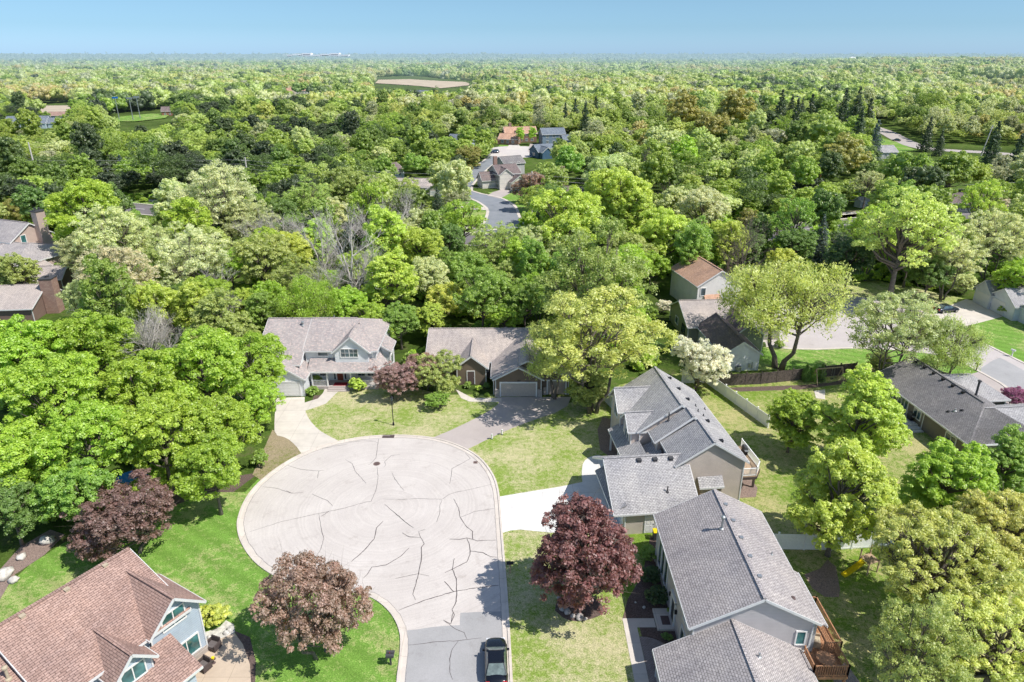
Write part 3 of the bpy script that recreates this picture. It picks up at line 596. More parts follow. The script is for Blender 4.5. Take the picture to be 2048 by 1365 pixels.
# ------------------------------------------------------------------ houses
WM = {}
def wallmat(col, step=0.18):
    k = (col, step)
    if k not in WM: WM[k] = siding('siding', col, step)
    return WM[k]
class House:
    def __init__(s, name, label, x, y, rz, wall, roof, trim=None, cat='house', group=None, z=0):
        s.root = thing(name, label, cat, (x, y, z), R(rz), group)
        s.wall, s.roof, s.trim = wall, roof, trim or M['trim']
    def vol(s, x0, x1, y0, y1, zr, ze, ridge=None, axis='y', oh=0.4, og=0.3, i0=0, i1=0, zb=0.0, name='roof', wall=None, roof=None, zl=None, zh=None, walls=True):
        """roof edges x0..x1 / y0..y1 around a ridge along `axis`; walls stand inside the overhang"""
        zl = ze if zl is None else zl; zh = ze if zh is None else zh
        if axis == 'x': a0, a1, b0, b1 = y0, y1, x0, x1
        else: a0, a1, b0, b1 = x0, x1, y0, y1
        r = (a0 + a1) / 2 if ridge is None else ridge
        fl = axis == 'x'
        P = (lambda a, b, z: (b, a, z)) if fl else (lambda a, b, z: (a, b, z))
        F = lambda fs: [tuple(reversed(f)) for f in fs] if fl else fs
        def zat(a):
            return zl + (zr - zl) * (a - a0) / (r - a0) if a < r else zh + (zr - zh) * (a1 - a) / (a1 - r)
        t = 0.07
        mb = MB()
        top = [P(a0, b0, zl), P(a1, b0, zh), P(a1, b1, zh), P(a0, b1, zl), P(r, b0 + i0, zr), P(r, b1 - i1, zr)]
        fs = [(1, 2, 5, 4), (3, 0, 4, 5), (0, 1, 4), (2, 3, 5)]
        # gable ends are vertical slivers only `t` thick
        low = [(v[0], v[1], v[2] - t) for v in top]
        vs = top + low
        f2 = [(1, 2, 5, 4), (3, 0, 4, 5)]
        if i0 > 0: f2.append((0, 1, 4))
        if i1 > 0: f2.append((2, 3, 5))
        und = [tuple(i + 6 for i in reversed(f)) for f in f2]
        sides = [(0, 3, 9, 6), (2, 1, 7, 8)]
        sides += [(1, 0, 6, 7)] if i0 > 0 else [(1, 4, 10, 7), (4, 0, 6, 10)]
        sides += [(3, 2, 8, 9)] if i1 > 0 else [(3, 5, 11, 9), (5, 2, 8, 11)]
        mb.add(vs, F(f2 + und + sides)); mb.build(name, roof or s.roof, s.root, uv=True)
        MB().bar(P(r, b0 + i0, zr + .015), P(r, b1 - i1, zr + .015), .28, .05).build('ridge_cap', roof or s.roof, s.root, uv=True)
        # fascia, gutters, rakes, soffit
        fb = MB()
        h = 0.2
        for a, z in ((a0, zl), (a1, zh)):
            d = 0.03 if a == a1 else -0.03
            fb.bar(P(a + d, b0, z - 0.12), P(a + d, b1, z - 0.12), 0.06, h)
        for b, ins, d in ((b0, i0, -0.03), (b1, i1, 0.03)):
            if ins > 0: fb.bar(P(a0, b + d, zl - 0.12), P(a1, b + d, zh - 0.12), 0.06, h)
            else:
                fb.bar(P(a0, b + d, zl - 0.13), P(r, b + d, zr - 0.13), 0.06, h); fb.bar(P(r, b + d, zr - 0.13), P(a1, b + d, zh - 0.13), 0.06, h)
        fb.build('fascia', s.trim, s.root)
        if walls:
            w0, w1, c0, c1 = a0 + oh, a1 - oh, b0 + (oh if i0 else og), b1 - (oh if i1 else og)
            wb = MB(); q = 0.09
            if i0 or i1:
                zz = min(zl, zh) - 0.02
                pts = [P(w0, c0, zb), P(w1, c0, zb), P(w1, c1, zb), P(w0, c1, zb), P(w0, c0, zz), P(w1, c0, zz), P(w1, c1, zz), P(w0, c1, zz)]
                f = [(4, 5, 6, 7), (0, 1, 5, 4), (1, 2, 6, 5), (2, 3, 7, 6), (3, 0, 4, 7)]
                wb.add(pts, F(f))
                for c, ins, rev in ((c0, i0, 0), (c1, i1, 1)):
                    if not ins:
                        tr = [P(w0, c, zz), P(w1, c, zz), P(w1, c, zat(w1) - q), P(r, c, zr - q), P(w0, c, zat(w0) - q)]
                        g = [(0, 1, 2, 3, 4)]; g = [tuple(reversed(k)) for k in g] if rev else g
                        wb.add(tr, F(g))
            else:
                pts = [P(w0, c0, zb), P(w1, c0, zb), P(w1, c0, zat(w1) - q), P(r, c0, zr - q), P(w0, c0, zat(w0) - q)]
                pts += [P(w0, c1, zb), P(w1, c1, zb), P(w1, c1, zat(w1) - q), P(r, c1, zr - q), P(w0, c1, zat(w0) - q)]
                f = [(0, 1, 2, 3, 4), (9, 8, 7, 6, 5), (1, 6, 7, 2), (5, 0, 4, 9), (2, 7, 8, 3), (3, 8, 9, 4)]
                wb.add(pts, F(f))
            wb.build('wall', wall or s.wall, s.root)
            # corner boards
            for a in (w0, w1):
                for c in (c0, c1):
                    if s.trim == s.wall or zb > 1 or s.root.location.y > 150: continue
                    z = zat(a) - q if not (i0 or i1) else min(zl, zh) - .02
                    p = P(a, c, 0); MB().box(p[0] - .06, p[0] + .06, p[1] - .06, p[1] + .06, zb, z - .03).build('corner_board', s.trim, s.root)
        def surf(x, y):
            a = y if fl else x
            return zat(a)
        return surf
    def shed(s, pts, name='porch_roof', t=0.12, roof=None, fascia=True):
        """pts: low-left, low-right, high-right, high-left (counter clockwise from above)"""
        vs = list(pts) + [(p[0], p[1], p[2] - t) for p in pts]; n = len(pts)
        fs = [tuple(range(n)), tuple(range(2 * n - 1, n - 1, -1))] + [(i, i + n, (i + 1) % n + n, (i + 1) % n) for i in range(n)]
        MB().add(vs, fs).build(name, roof or s.roof, s.root, uv=True)
        if fascia:
            a, b = Vector(pts[0]), Vector(pts[1]); d = (b - a).normalized(); o = Vector((d.y, -d.x, 0)) * 0.04
            MB().bar(a + o - Vector((0, 0, .1)), b + o - Vector((0, 0, .1)), 0.06, 0.2).build('fascia', s.trim, s.root)
    def fn(s, face, plane):
        def B(mb, u0, u1, z0, z1, d0, d1, mi=0):
            if face == 'S': mb.box(u0, u1, plane - d1, plane - d0, z0, z1, mi)
            if face == 'N': mb.box(u0, u1, plane + d0, plane + d1, z0, z1, mi)
            if face == 'E': mb.box(plane + d0, plane + d1, u0, u1, z0, z1, mi)
            if face == 'W': mb.box(plane - d1, plane - d0, u0, u1, z0, z1, mi)
        return B
    def window(s, face, plane, u0, u1, z0, z1, n=2, glass=None, cross=False, fw=0.11, frame=None):
        B = s.fn(face, plane); mb = MB()
        B(mb, u0 - fw, u0, z0 - fw, z1 + fw, 0, 0.09); B(mb, u1, u1 + fw, z0 - fw, z1 + fw, 0, 0.09)
        B(mb, u0, u1, z0 - fw, z0, 0, 0.10); B(mb, u0, u1, z1, z1 + fw, 0, 0.09)
        for i in range(1, n):
            u = u0 + (u1 - u0) * i / n; B(mb, u - .04, u + .04, z0, z1, 0, 0.08)
        if cross:
            for i in range(n):
                a = u0 + (u1 - u0) * i / n; b = u0 + (u1 - u0) * (i + 1) / n
                B(mb, (a + b) / 2 - .015, (a + b) / 2 + .015, z0, z1, 0, .06); B(mb, a, b, (z0 + z1) / 2 - .015, (z0 + z1) / 2 + .015, 0, .058)
        w = mb.build('window', frame or M['white'], s.root)
        g = MB(); B(g, u0 + .002, u1 - .002, z0 + .002, z1 - .002, 0.0, 0.035); g.build('pane', glass or M['glass'], w)
    def door(s, face, plane, u0, u1, z0, z1, mat, lites=False):
        B = s.fn(face, plane); mb = MB()
        B(mb, u0 - .1, u0, z0, z1 + .1, 0, .08); B(mb, u1, u1 + .1, z0, z1 + .1, 0, .08); B(mb, u0, u1, z1, z1 + .1, 0, .08)
        mb.build('door_frame', M['white'], s.root)
        d = MB(); B(d, u0, u1, z0, z1, 0, .04)
        for a, b in ((.12, .44), (.56, .88)):
            for p, q in ((.08, .42), (.50, .92)):
                B(d, u0 + (u1 - u0) * a, u0 + (u1 - u0) * b, z0 + (z1 - z0) * p, z0 + (z1 - z0) * q, .04, .055)
        dd = d.build('door', mat, s.root)
        k = MB(); B(k, u1 - .14, u1 - .08, z0 + 1.0, z0 + 1.08, .04, .11); k.build('handle', M['steel'], dd)
    def garage(s, face, plane, u0, u1, z1, mat, z0=0.05, clip=True, trimw=0.2):
        B = s.fn(face, plane); mb = MB()
        B(mb, u0 - trimw, u0, z0, z1 + trimw, 0, .10); B(mb, u1, u1 + trimw, z0, z1 + trimw, 0, .10); B(mb, u0, u1, z1, z1 + trimw, 0, .10)
        mb.build('door_frame', M['white'], s.root)
        d = MB(); n = 4; h = (z1 - z0) / n
        for i in range(n): B(d, u0, u1, z0 + i * h + .02, z0 + (i + 1) * h, 0, .05)
        B(d, u0, u1, z0, z1, 0, .035)
        m = max(2, int((u1 - u0) / .6))
        for i in range(n):
            for k in range(m):
                a = u0 + (u1 - u0) * (k + .12) / m; b = u0 + (u1 - u0) * (k + .88) / m
                B(d, a, b, z0 + (i + .22) * h, z0 + (i + .8) * h, .05, .06)
        d.build('garage_door', mat, s.root)
    def vent(s, x, y, zf, mat=None, size=0.34, h=0.2):
        z = zf(x, y); mb = MB()
        mb.box(x - size / 2, x + size / 2, y - size / 2, y + size / 2, z - .08, z + h)
        mb.box(x - size * .62, x + size * .62, y - size * .62, y + size * .62, z + h, z + h + .03)
        mb.build('roof_vent', mat or M['darkgrey'], s.root)
    def pipe(s, x, y, zf, h=0.7, r=0.06, mat=None, cap=False):
        z = zf(x, y); mb = MB(); prof = [(r * 2.4, -.12), (r * 2.2, .03), (r, .10), (r, h)]
        if cap: prof += [(r * 1.9, h + .01), (r * 1.9, h + .14), (r * .6, h + .22)]
        mb.lathe((x, y, z), prof, 10); mb.build('vent_pipe', mat or M['steel'], s.root)
    def part(s, name, mb, mat, parent=None, uv=False): return mb.build(name, mat, parent or s.root, uv=uv)
    def gutter(s, pts): 
        mb = MB(); mb.tube(pts, 0.045, 5); mb.build('downspout', s.trim, s.root)

SH = {
 'grey': shingle('shingle_grey', (0.43, 0.42, 0.425), (0.52, 0.51, 0.51)),
 'warmgrey': shingle('shingle_warm_grey', (0.44, 0.405, 0.40), (0.53, 0.49, 0.48), row=0.2, wid=0.3),
 'dark': shingle('shingle_dark', (0.25, 0.24, 0.24), (0.32, 0.305, 0.305)),
 'brown': shingle('shingle_brown', (0.40, 0.265, 0.22), (0.48, 0.33, 0.28), row=0.19, wid=0.5),
 'weather': shingle('shingle_weathered', (0.44, 0.40, 0.39), (0.54, 0.49, 0.47), spots=(0.56, 0.45, 0.41)),
 'tan': shingle('shingle_tan', (0.52, 0.455, 0.42), (0.60, 0.53, 0.49)),
 'peach': shingle('shingle_peach', (0.62, 0.38, 0.26), (0.70, 0.46, 0.34)),
 'umber': shingle('shingle_umber', (0.23, 0.185, 0.18), (0.30, 0.24, 0.23)),
 'slate': shingle('shingle_slate', (0.21, 0.25, 0.30), (0.27, 0.31, 0.36)),
}
# --- white two-storey house with the porch
h = House('white_house', 'white two storey house with a long front porch at the head of the cul-de-sac', 0, 0, 0, wallmat((0.80, 0.82, 0.84)), SH['weather'])
zf = h.vol(-30.2, -19.4, 92.0, 104.8, 8.0, 5.3, ridge=98.4, axis='x', i1=4.0, i0=0.0)
h.pipe(-27.3, 100, zf, .5)
zl_ = h.vol(-36.8, -30.0, 89.6, 104.8, 7.94, 5.3, ridge=98.4, axis='x', zl=4.2, name='lower_roof')
h.pipe(-31.3, 97.0, lambda x, y: 7.3, .45, .13, cap=True)
h.vent(-23.0, 97.0, lambda x, y: 7.4); h.vent(-22.6, 94.2, lambda x, y: 6.6)
h.vol(-25.9, -20.3, 91.3, 98.0, 7.75, 5.3, name='gable_roof', zb=3.2)
h.vol(-36.6, -28.9, 87.7, 97.5, 5.2, 2.75, name='garage_roof')
h.garage('S', 88.0, -34.8, -29.95, 2.2, M['white'])
h.window('S', 91.6, -24.6, -22.2, 4.55, 5.75, 2, cross=True); h.window('S', 92.3, -28.1, -26.7, 4.45, 5.05, 1)
# porch
h.shed([(-29.3, 90.0, 2.9), (-19.6, 90.0, 2.9), (-20.0, 92.3, 4.05), (-29.3, 92.3, 4.05)])
h.shed([(-19.6, 90.0, 2.9), (-18.3, 93.6, 2.9), (-19.6, 94.6, 4.05), (-20.0, 92.3, 4.05)])
mb = MB(); mb.box(-29.0, -19.4, 90.2, 92.4, 0, 0.45); mb.box(-26.5, -23.4, 89.8, 90.2, 0, .3); mb.box(-26.5, -23.4, 89.4, 89.8, 0, .15); h.part('porch_floor', mb, M['drive'])
for x in (-28.8, -26.6, -23.2, -19.7):
    h.part('porch_post', MB().box(x - .09, x + .09, 90.3, 90.48, .45, 2.85), M['white'])
def railing(H, a, b, z0, z1, mat, step=0.14, name='railing'):
    mb = MB(); mb.bar((*a, z1), (*b, z1), .09, .06); mb.bar((*a, z0 + .1), (*b, z0 + .1), .06, .05)
    L = hypot(b[0] - a[0], b[1] - a[1]); n = max(1, int(L / step))
    for i in range(n + 1):
        t = i / n; x = a[0] + (b[0] - a[0]) * t; y = a[1] + (b[1] - a[1]) * t
        w = .035 if 0 < i < n else .09
        mb.box(x - w / 2, x + w / 2, y - w / 2, y + w / 2, z0, z1 + (.1 if w > .05 else -.02))
    return mb.build(name, mat, H.root if isinstance(H, House) else H)
railing(h, (-28.8, 90.4), (-26.6, 90.4), .45, 1.4, M['white']); railing(h, (-23.2, 90.4), (-19.7, 90.4), .45, 1.4, M['white'])
h.door('S', 92.42, -25.7, -24.8, .45, 2.5, M['red']); h.window('S', 92.42, -26.15, -25.9, .6, 2.45, 1, fw=.06); h.window('S', 92.42, -24.6, -24.35, .6, 2.45, 1, fw=.06)
h.window('S', 92.42, -22.6, -21.6, 1.2, 2.4, 1, cross=True); h.window('S', 92.42, -21.2, -20.2, 1.2, 2.4, 1, cross=True); h.window('S', 92.42, -28.2, -27.2, 1.2, 2.4, 1)
h.vol(-20.2, -17.9, 94.8, 99, 5.4, 4.0, axis='y', name='bay_roof', ridge=-20.0)
h.window('E', -18.3, 96, 97.5, 1.2, 2.8, 1)
h.gutter([(-20.15, 91.95, 5.2), (-20.1, 92.0, 3.9)])
tag(MB().box(-25.9, -24.0, 90.5, 91.6, .452, .475).build('door_mat', M['redmat']), 'dark red mat lying on the porch of the white house', 'mat')

# --- brown ranch house
h = House('brown_house', 'brown single storey house with two garage gables at the head of the cul-de-sac', 0, 0, 0, wallmat((0.205, 0.155, 0.115)), SH['tan'], M['trim'])
zf = h.vol(-12.9, 9.0, 93.7, 107, 5.5, 2.8, ridge=100.4, axis='x')
h.vol(-8.4, -3.4, 91.4, 98.5, 4.75, 2.8, name='entry_roof'); h.vol(-3.0, 8.4, 88.3, 101, 5.45, 2.8, ridge=2.2, name='garage_roof')
h.vol(-2.7, 4.5, 87.6, 93, 4.75, 2.8, name='garage_gable_roof')
h.garage('S', 87.9, -1.55, 3.35, 2.15, plain('tan_garage', (0.52, 0.45, 0.39), 0.6)); h.garage('S', 88.6, 5.1, 7.55, 2.15, plain('tan_garage_small', (0.42, 0.36, 0.31), 0.6))
for q_ in ((-2.42, -1.80, 87.70, 87.9, 0, 1.2), (3.6, 4.25, 87.70, 87.9, 0, 1.2), (4.45, 4.85, 88.4, 88.6, 0, 1.2)): h.part('stone_base', MB().box(*q_), M['stonebrick'], uv=True)
h.window('S', 94.1, -5.3, -3.6, 1.1, 2.35, 2); h.window('S', 94.1, -11.4, -9.2, 1.0, 2.3, 2); h.door('S', 91.7, -6.5, -5.5, .15, 2.2, M['iron'])
h.part('house_number', MB().box(.7, .78, 87.85, 87.89, 2.45, 2.62).box(.86, .98, 87.85, 87.89, 2.45, 2.62).box(1.06, 1.18, 87.85, 87.89, 2.45, 2.62), M['black'])
h.vent(-1, 103, zf)

for nm_, cx_, cy_ in (('white_house', -27, 96), ('brown_house', -2, 97)):
    r_ = bpy.data.objects[nm_]; r_.location = (cx_, cy_, 0)
    for ch_ in r_.children: ch_.location = (-cx_, -cy_, 0)
# --- grey-roofed tan house with dormers
h = House('tan_house', 'tan two storey house with stepped grey roofs and a white deck', 20.9, 62.0, 6, wallmat((0.64, 0.55, 0.49), 0.16), SH['grey'])
c = h.vol(-4.0, 4.0, 0, 5.0, 8.0, 5.4, ridge=0)
b = h.vol(-4.7, 4.1, 5.0, 7.3, 8.3, 5.35, ridge=-0.5, zl=5.35, zh=5.3)
a = h.vol(-6.0, 4.25, 7.3, 17.6, 8.6, 5.3, ridge=-1.1, zl=5.4, zh=5.1)
h.vol(-7.1, -2.2, 11.9, 16.6, 7.6, 5.5, axis='x', name='dormer_roof', oh=.35, og=.45)
h.vol(-7.0, -3.6, 7.5, 11.1, 6.9, 5.3, axis='x', name='dormer_roof', oh=.3, og=.45)
h.window('W', -6.65, 13.5, 15.0, 3.9, 5.6, 2); h.window('W', -6.55, 8.6, 10.0, 3.4, 5.3, 2)
h.shed([(-7.9, 12.8, 2.8), (-7.9, 4.6, 2.8), (-5.6, 4.6, 4.1), (-5.6, 12.8, 4.1)])
for y in (12.4, 8.8): h.part('porch_post', MB().box(-7.7, -7.5, y - .1, y + .1, 0, 2.7), M['white'])
h.shed([(-5.7, 7.25, 3.4), (-5.7, 4.6, 3.4), (-3.9, 4.6, 4.3), (-3.9, 7.25, 4.3)], name='lower_roof')
g = h.vol(-11.3, -2.4, -4.0, 6.0, 6.0, 2.8, axis='x', ridge=1.4, zh=3.3, og=1.3, name='garage_roof')
for x in (-7.6, -5.9, -4.2): h.vent(x, 0.9, g, size=.4)
h.pipe(-5.4, -2.2, g, .65, .07, M['darkgrey'])
h.shed([(-11.35, 4.2, 2.75), (-11.35, -3.5, 2.75), (-9.95, -3.5, 3.5), (-9.95, 4.2, 3.5)], name='lower_roof')
h.garage('W', -10.0, -2.9, 3.2, 2.2, M['white'])
h.door('S', -3.6, -7.9, -6.95, .1, 2.15, M['white'])
h.part('wall_lamp', MB().box(-6.7, -6.55, -3.78, -3.6, 1.75, 2.05), M['black'])
for (x, y) in ((0.3, 15.9), (0.6, 13.3), (0.9, 10.9), (1.6, 6.2), (1.35, 1.6)): h.vent(x, y, a if y > 7.3 else (b if y > 5 else c), M['black'], .38, .12)
for (x, y) in ((1.6, 10.0), (1.3, 8.4), (1.7, 7.7), (3.2, 11.0)): h.pipe(x, y, a, .3, .06, M['darkgrey'])
h.pipe(-2.6, 7.0, lambda x, y: 6.9, .95, .075, M['darkgrey'])
# fireplace bump-out on the south wall
h.part('bump_out', MB().box(-1.15, 1.15, -.45, .28, 0, 2.9), wallmat((0.40, 0.32, 0.27), 0.16))
h.shed([(-1.35, -.6, 2.95), (1.35, -.6, 2.95), (1.35, .28, 3.75), (-1.35, .28, 3.75)], name='lower_roof')
mb = MB(); mb.poly([(3.55, 1.6), (5.9, 1.6), (6.8, 2.9), (6.8, 7.8), (3.55, 7.8)], 2.5, .22); h.part('deck_floor', mb, M['tanwood'])
h.part('deck_skirt', MB().bar((3.6, 1.55, 2.25), (5.9, 1.55, 2.25), .08, .3).bar((5.9, 1.55, 2.25), (6.86, 2.9, 2.25), .08, .3).bar((6.86, 2.9, 2.25), (6.86, 7.8, 2.25), .08, .3), M['wicker'])
for x, y in ((6.4, 3.0), (6.4, 7.2), (4.2, 1.9)): h.part('deck_post', MB().box(x - .1, x + .1, y - .1, y + .1, 0, 2.3), M['wicker'])
for p, q in (((3.75, 1.65), (5.85, 1.65)), ((5.85, 1.65), (6.75, 2.95)), ((6.75, 2.95), (6.75, 7.75))): railing(h, p, q, 2.5, 3.45, M['vinyl'], .13)
h.part('deck_slab', MB().poly([(3.5, 1.2), (6.0, 1.2), (6.9, 2.8), (6.9, 8), (3.5, 8)], .06, .05), M['palemulch'])

# --- nearest grey-lilac house on the right
h = House('grey_house', 'long grey two storey house with lilac grey roof and cedar deck, nearest right', 18.6, 40.0, 0, wallmat((0.56, 0.53, 0.53), 0.14), SH['warmgrey'])
z1 = h.vol(-5.35, 4.55, -.15, 13.7, 8.0, 5.3, ridge=0, zl=5.2, zh=5.6, oh=.45)
h.vol(0.5, 4.95, -.14, 5.7, 7.745, 5.35, ridge=.5, name='roof_extension', walls=False, zl=7.745) if False else None
h.vol(-7.8, 3.6, -10.5, 0.12, 5.8, 2.8, ridge=-2.05, name='garage_roof', og=.05)
h.part('side_bay', MB().box(4.05, 4.5, .3, 5.6, 0, 5.2), h.wall)
h.shed([(5.0, -.12, 5.36), (5.0, 5.7, 5.36), (4.45, 5.7, 5.66), (4.45, -.12, 5.66)], name='lower_roof')
for i in range(5): h.vent(.42, 11.6 - i * 2.3, z1, M['steel'], .26, .13)
h.pipe(-.75, 8.5, z1, 1.1, .1, M['steel'], True); h.pipe(3.0, 6.6, z1, .3, .06); h.pipe(2.9, 1.6, z1, .12, .09, M['iron'])
h.pipe(-1.0, -2.9, lambda x, y: 5.25, .35, .08); h.pipe(1.9, -6.2, lambda x, y: 3.6, .35, .08)
h.window('S', .15, 3.0, 3.62, 3.35, 4.55, 1, glass=M['glass2'])
for y in (8.6, 9.9, 11.2): h.window('W', -4.9, y, y + .95, 1.0, 4.4, 1, fw=.09)
h.window('W', -4.9, 1.2, 2.9, 1.0, 2.4, 2); h.window('W', -4.9, 1.4, 2.6, 3.6, 4.6, 2)
h.door('W', -4.9, 5.3, 6.25, .22, 2.4, M['darkgrey'])
h.part('door_surround', MB().box(-5.02, -4.9, 5.0, 5.18, .2, 2.7).box(-5.02, -4.9, 6.37, 6.6, .2, 2.7).box(-5.05, -4.9, 5.0, 6.6, 2.52, 2.8), M['white'])
for y in (4.7, 6.85): h.part('wall_lamp', MB().box(-5.1, -4.9, y - .08, y + .08, 1.9, 2.25), M['black'])
h.gutter([(4.1, .02, 5.2), (4.0, -.02, 4.7), (3.95, .02, 3.2), (3.5, -.3, 3.0)])
mb = MB(); 
for i in range(17): mb.box(4.1 + i * .15, 4.23 + i * .15, .15, 5.0, 2.36, 2.4)
for i in range(17): mb.box(3.6, 6.25, -2.0 + i * .126, -1.89 + i * .126, 2.36, 2.4)
h.part('deck_floor', mb, M['deckwood'])
h.part('deck_frame', MB().box(4.1, 6.65, .1, 5.05, 2.1, 2.34).box(3.6, 6.25, -2.05, .1, 2.1, 2.34), M['deckwood'])
for p, q in (((6.6, 5.0), (6.6, .2)), ((6.6, .2), (5.3, .2)), ((6.2, .15), (6.2, -2.0)), ((6.2, -2.0), (3.65, -2.0)), ((4.1, 5.0), (6.6, 5.0)), ((3.65, -2.0), (3.65, -.2))): railing(h, p, q, 2.4, 3.4, M['deckwood'], .17)
for x, y in ((6.1, -1.9), (3.8, -1.9), (6.5, 4.8), (6.5, .3)): h.part('deck_post', MB().box(x - .08, x + .08, y - .08, y + .08, 0, 2.2), M['deckwood'])

# --- brown-roofed blue house at the near left
h = House('blue_house', 'pale blue house with a large brown roof at the near left', -31.1, 45.3, -31, wallmat((0.48, 0.56, 0.64), 0.2), SH['brown'])
z1 = h.vol(-5.6, 7.0, -10.2, .25, 8.0, 3.4, ridge=0, zl=3.2, zh=5.15, oh=.4)
z3 = h.vol(-4.4, 6.6, -20, -10.15, 7.3, 3.4, ridge=0, zl=3.2, zh=4.85, name='lower_roof')
h.vol(1.5, 7.35, -3.4, 1.35, 7.35, 5.2, axis='x', name='dormer_roof', oh=.35, og=.55)
h.vol(3.6, 8.6, -7.0, -3.65, 6.35, 4.75, axis='x', name='dormer_roof', oh=.3, og=.5)
h.window('E', 6.8, -2.0, -.2, 4.6, 5.9, 2, glass=M['glass2']); h.window('E', 6.8, -1.6, .4, .9, 2.4, 2, glass=M['glass2']); h.window('E', 8.1, -6.2, -4.5, 3.7, 4.9, 2, glass=M['glass2'])
h.part('stone_base', MB().box(6.8, 6.9, -2.7, 1.0, 0, .7), M['stonebrick'], uv=True)
h.shed([(10.3, -9.0, 2.75), (10.3, -1.6, 2.75), (6.85, -1.6, 4.15), (6.85, -9.0, 4.15)], name='porch_roof')
h.part('lower_wall', MB().box(6.7, 9.8, -9, -2.0, 0, 2.62), h.wall); h.window('E', 9.8, -4.6, -3.0, .9, 2.3, 2, glass=M['glass2'])
for x, y in ((.25, -1.9), (.35, -4.9), (.35, -8.0)): h.vent(x, y, z1, M['tancushion'], .32, .1)
for x, y in ((-1.8, -6.5), (-2.5, -8.6)): h.pipe(x, y, z1, .3, .07, M['black'])
h.pipe(3.2, -10.7, z3, .9, .1, M['tancushion'], True)

# --- dark-roofed ranch on the right
h = House('taupe_house', 'taupe single storey house with a dark charcoal hip roof and a row of roof vents', 58.0, 75.0, 5.5, wallmat((0.20, 0.175, 0.145), 0.15), SH['dark'])
z1 = h.vol(-5.2, 5.2, -4.4, 15.0, 5.4, 2.8, ridge=0, i0=5.2, oh=.45)
h.vol(-5.18, 10.5, -4.42, 4.6, 5.05, 2.79, ridge=.1, axis='x', i0=4.8, i1=4.6, name='wing_roof', roof=SH['grey'], oh=.45)  # paler shingle puts the sunlit tone of this slope into its colour
h.vol(1.0, 8.5, 6.0, 13.5, 4.9, 2.7, axis='x', i1=3.5, name='garage_roof', roof=SH['grey'])
for i in range(6): h.vent(-.45, 13.4 - i * 1.9, z1, M['black'], .34, .22)
h.pipe(1.1, 3.6, z1, 2.0, .13, M['darkgrey'], True); h.pipe(-2.9, 1.6, z1, .3, .1); h.pipe(-2.3, 1.2, z1, .1, .1, M['black']); h.pipe(-3.4, 2.0, z1, .1, .1, M['black'])
h.window('W', -4.75, 7.4, 9.4, .35, 2.35, 3); h.window('W', -4.75, 4.7, 6.0, 1.0, 2.2, 2); h.window('W', -4.75, -1.9, -.2, .9, 2.1, 2); h.window('W', -4.75, 10.6, 11.6, .9, 2.2, 1)
h.part('steps', MB().box(-7.6, -4.9, 4.6, 9.8, 0, .45).box(-7.0, -4.9, 3.9, 4.6, 0, .3).box(-7.2, -4.9, 3.3, 3.9, 0, .15), M['palestone'])

# --- houses of the court
h = House('cream_house', 'tall cream house with a peach coloured gable roof', 38.4, 122.3, 11.5, wallmat((0.80, 0.78, 0.74), 0.2), SH['peach'])
z1 = h.vol(-4.7, 4.7, -.2, 12.0, 8.3, 5.5)
for i in range(4): h.vent(.3, 2.5 + i * 2.4, z1, M['darkgrey'], .3, .12)
h.window('S', .1, -3.7, -2.8, 3.6, 5.0, 1); h.shed([(-3.0, -.6, 3.0), (.2, -.6, 3.0), (.2, .1, 3.7), (-3.0, .1, 3.7)], name='lower_roof')
h.window('S', .1, .8, 2.2, 1.0, 2.3, 2)
h = House('sage_house', 'sage green house with a brown and tan cross gabled roof and white garage wall', 36.0, 110.0, 4, wallmat((0.33, 0.33, 0.25), 0.2), SH['tan'])
h.vol(-7.0, 9.5, -2.0, 9.2, 5.6, 2.85, axis='x', ridge=3.8)
h.vol(-5.3, 1.1, -13.6, -1.0, 4.95, 2.8, name='garage_roof', roof=SH['umber'], wall=wallmat((0.78, 0.78, 0.77), 0.2))
h.vol(-1.0, 4.6, -6.5, 2.0, 5.0, 2.8, name='entry_roof', roof=SH['umber'])
h.window('W', -6.7, 0, 1.6, .8, 2.2, 2, frame=M['black']); h.window('W', -6.7, 4, 5.4, 1, 2.2, 1)
h.part('meter_box', MB().box(-.9, -.55, -13.42, -13.3, .6, 1.2).box(-.35, -.2, -13.40, -13.3, .4, 1.4), M['steel'])
h = House('white_garage_house', 'white house with two angled garage doors at the end of the court', 90.6, 117.0, 0, wallmat((0.74, 0.77, 0.80), 0.2), SH['grey'])
h.vol(-.6, 16, 6.8, 12.2, 5.0, 2.8, axis='x', name='garage_roof'); h.vol(-.2, 18, .6, 8.2, 5.1, 2.8, axis='x'); h.vol(.9, 16, -6, 1.5, 4.6, 2.8, axis='x')
h.vol(7, 18, 4, 16, 7.2, 4.5, axis='x', name='upper_roof')
h.garage('W', -.3, 7.6, 11.2, 2.3, M['white']); h.garage('W', .1, 3.6, 7.0, 2.3, M['white']); h.window('W', 1.2, -4.5, -2.5, 1, 2.2, 2)
h.part('stone_base', MB().box(-.06, .1, 7.15, 7.45, 0, 1.3), M['stonebrick'], uv=True)

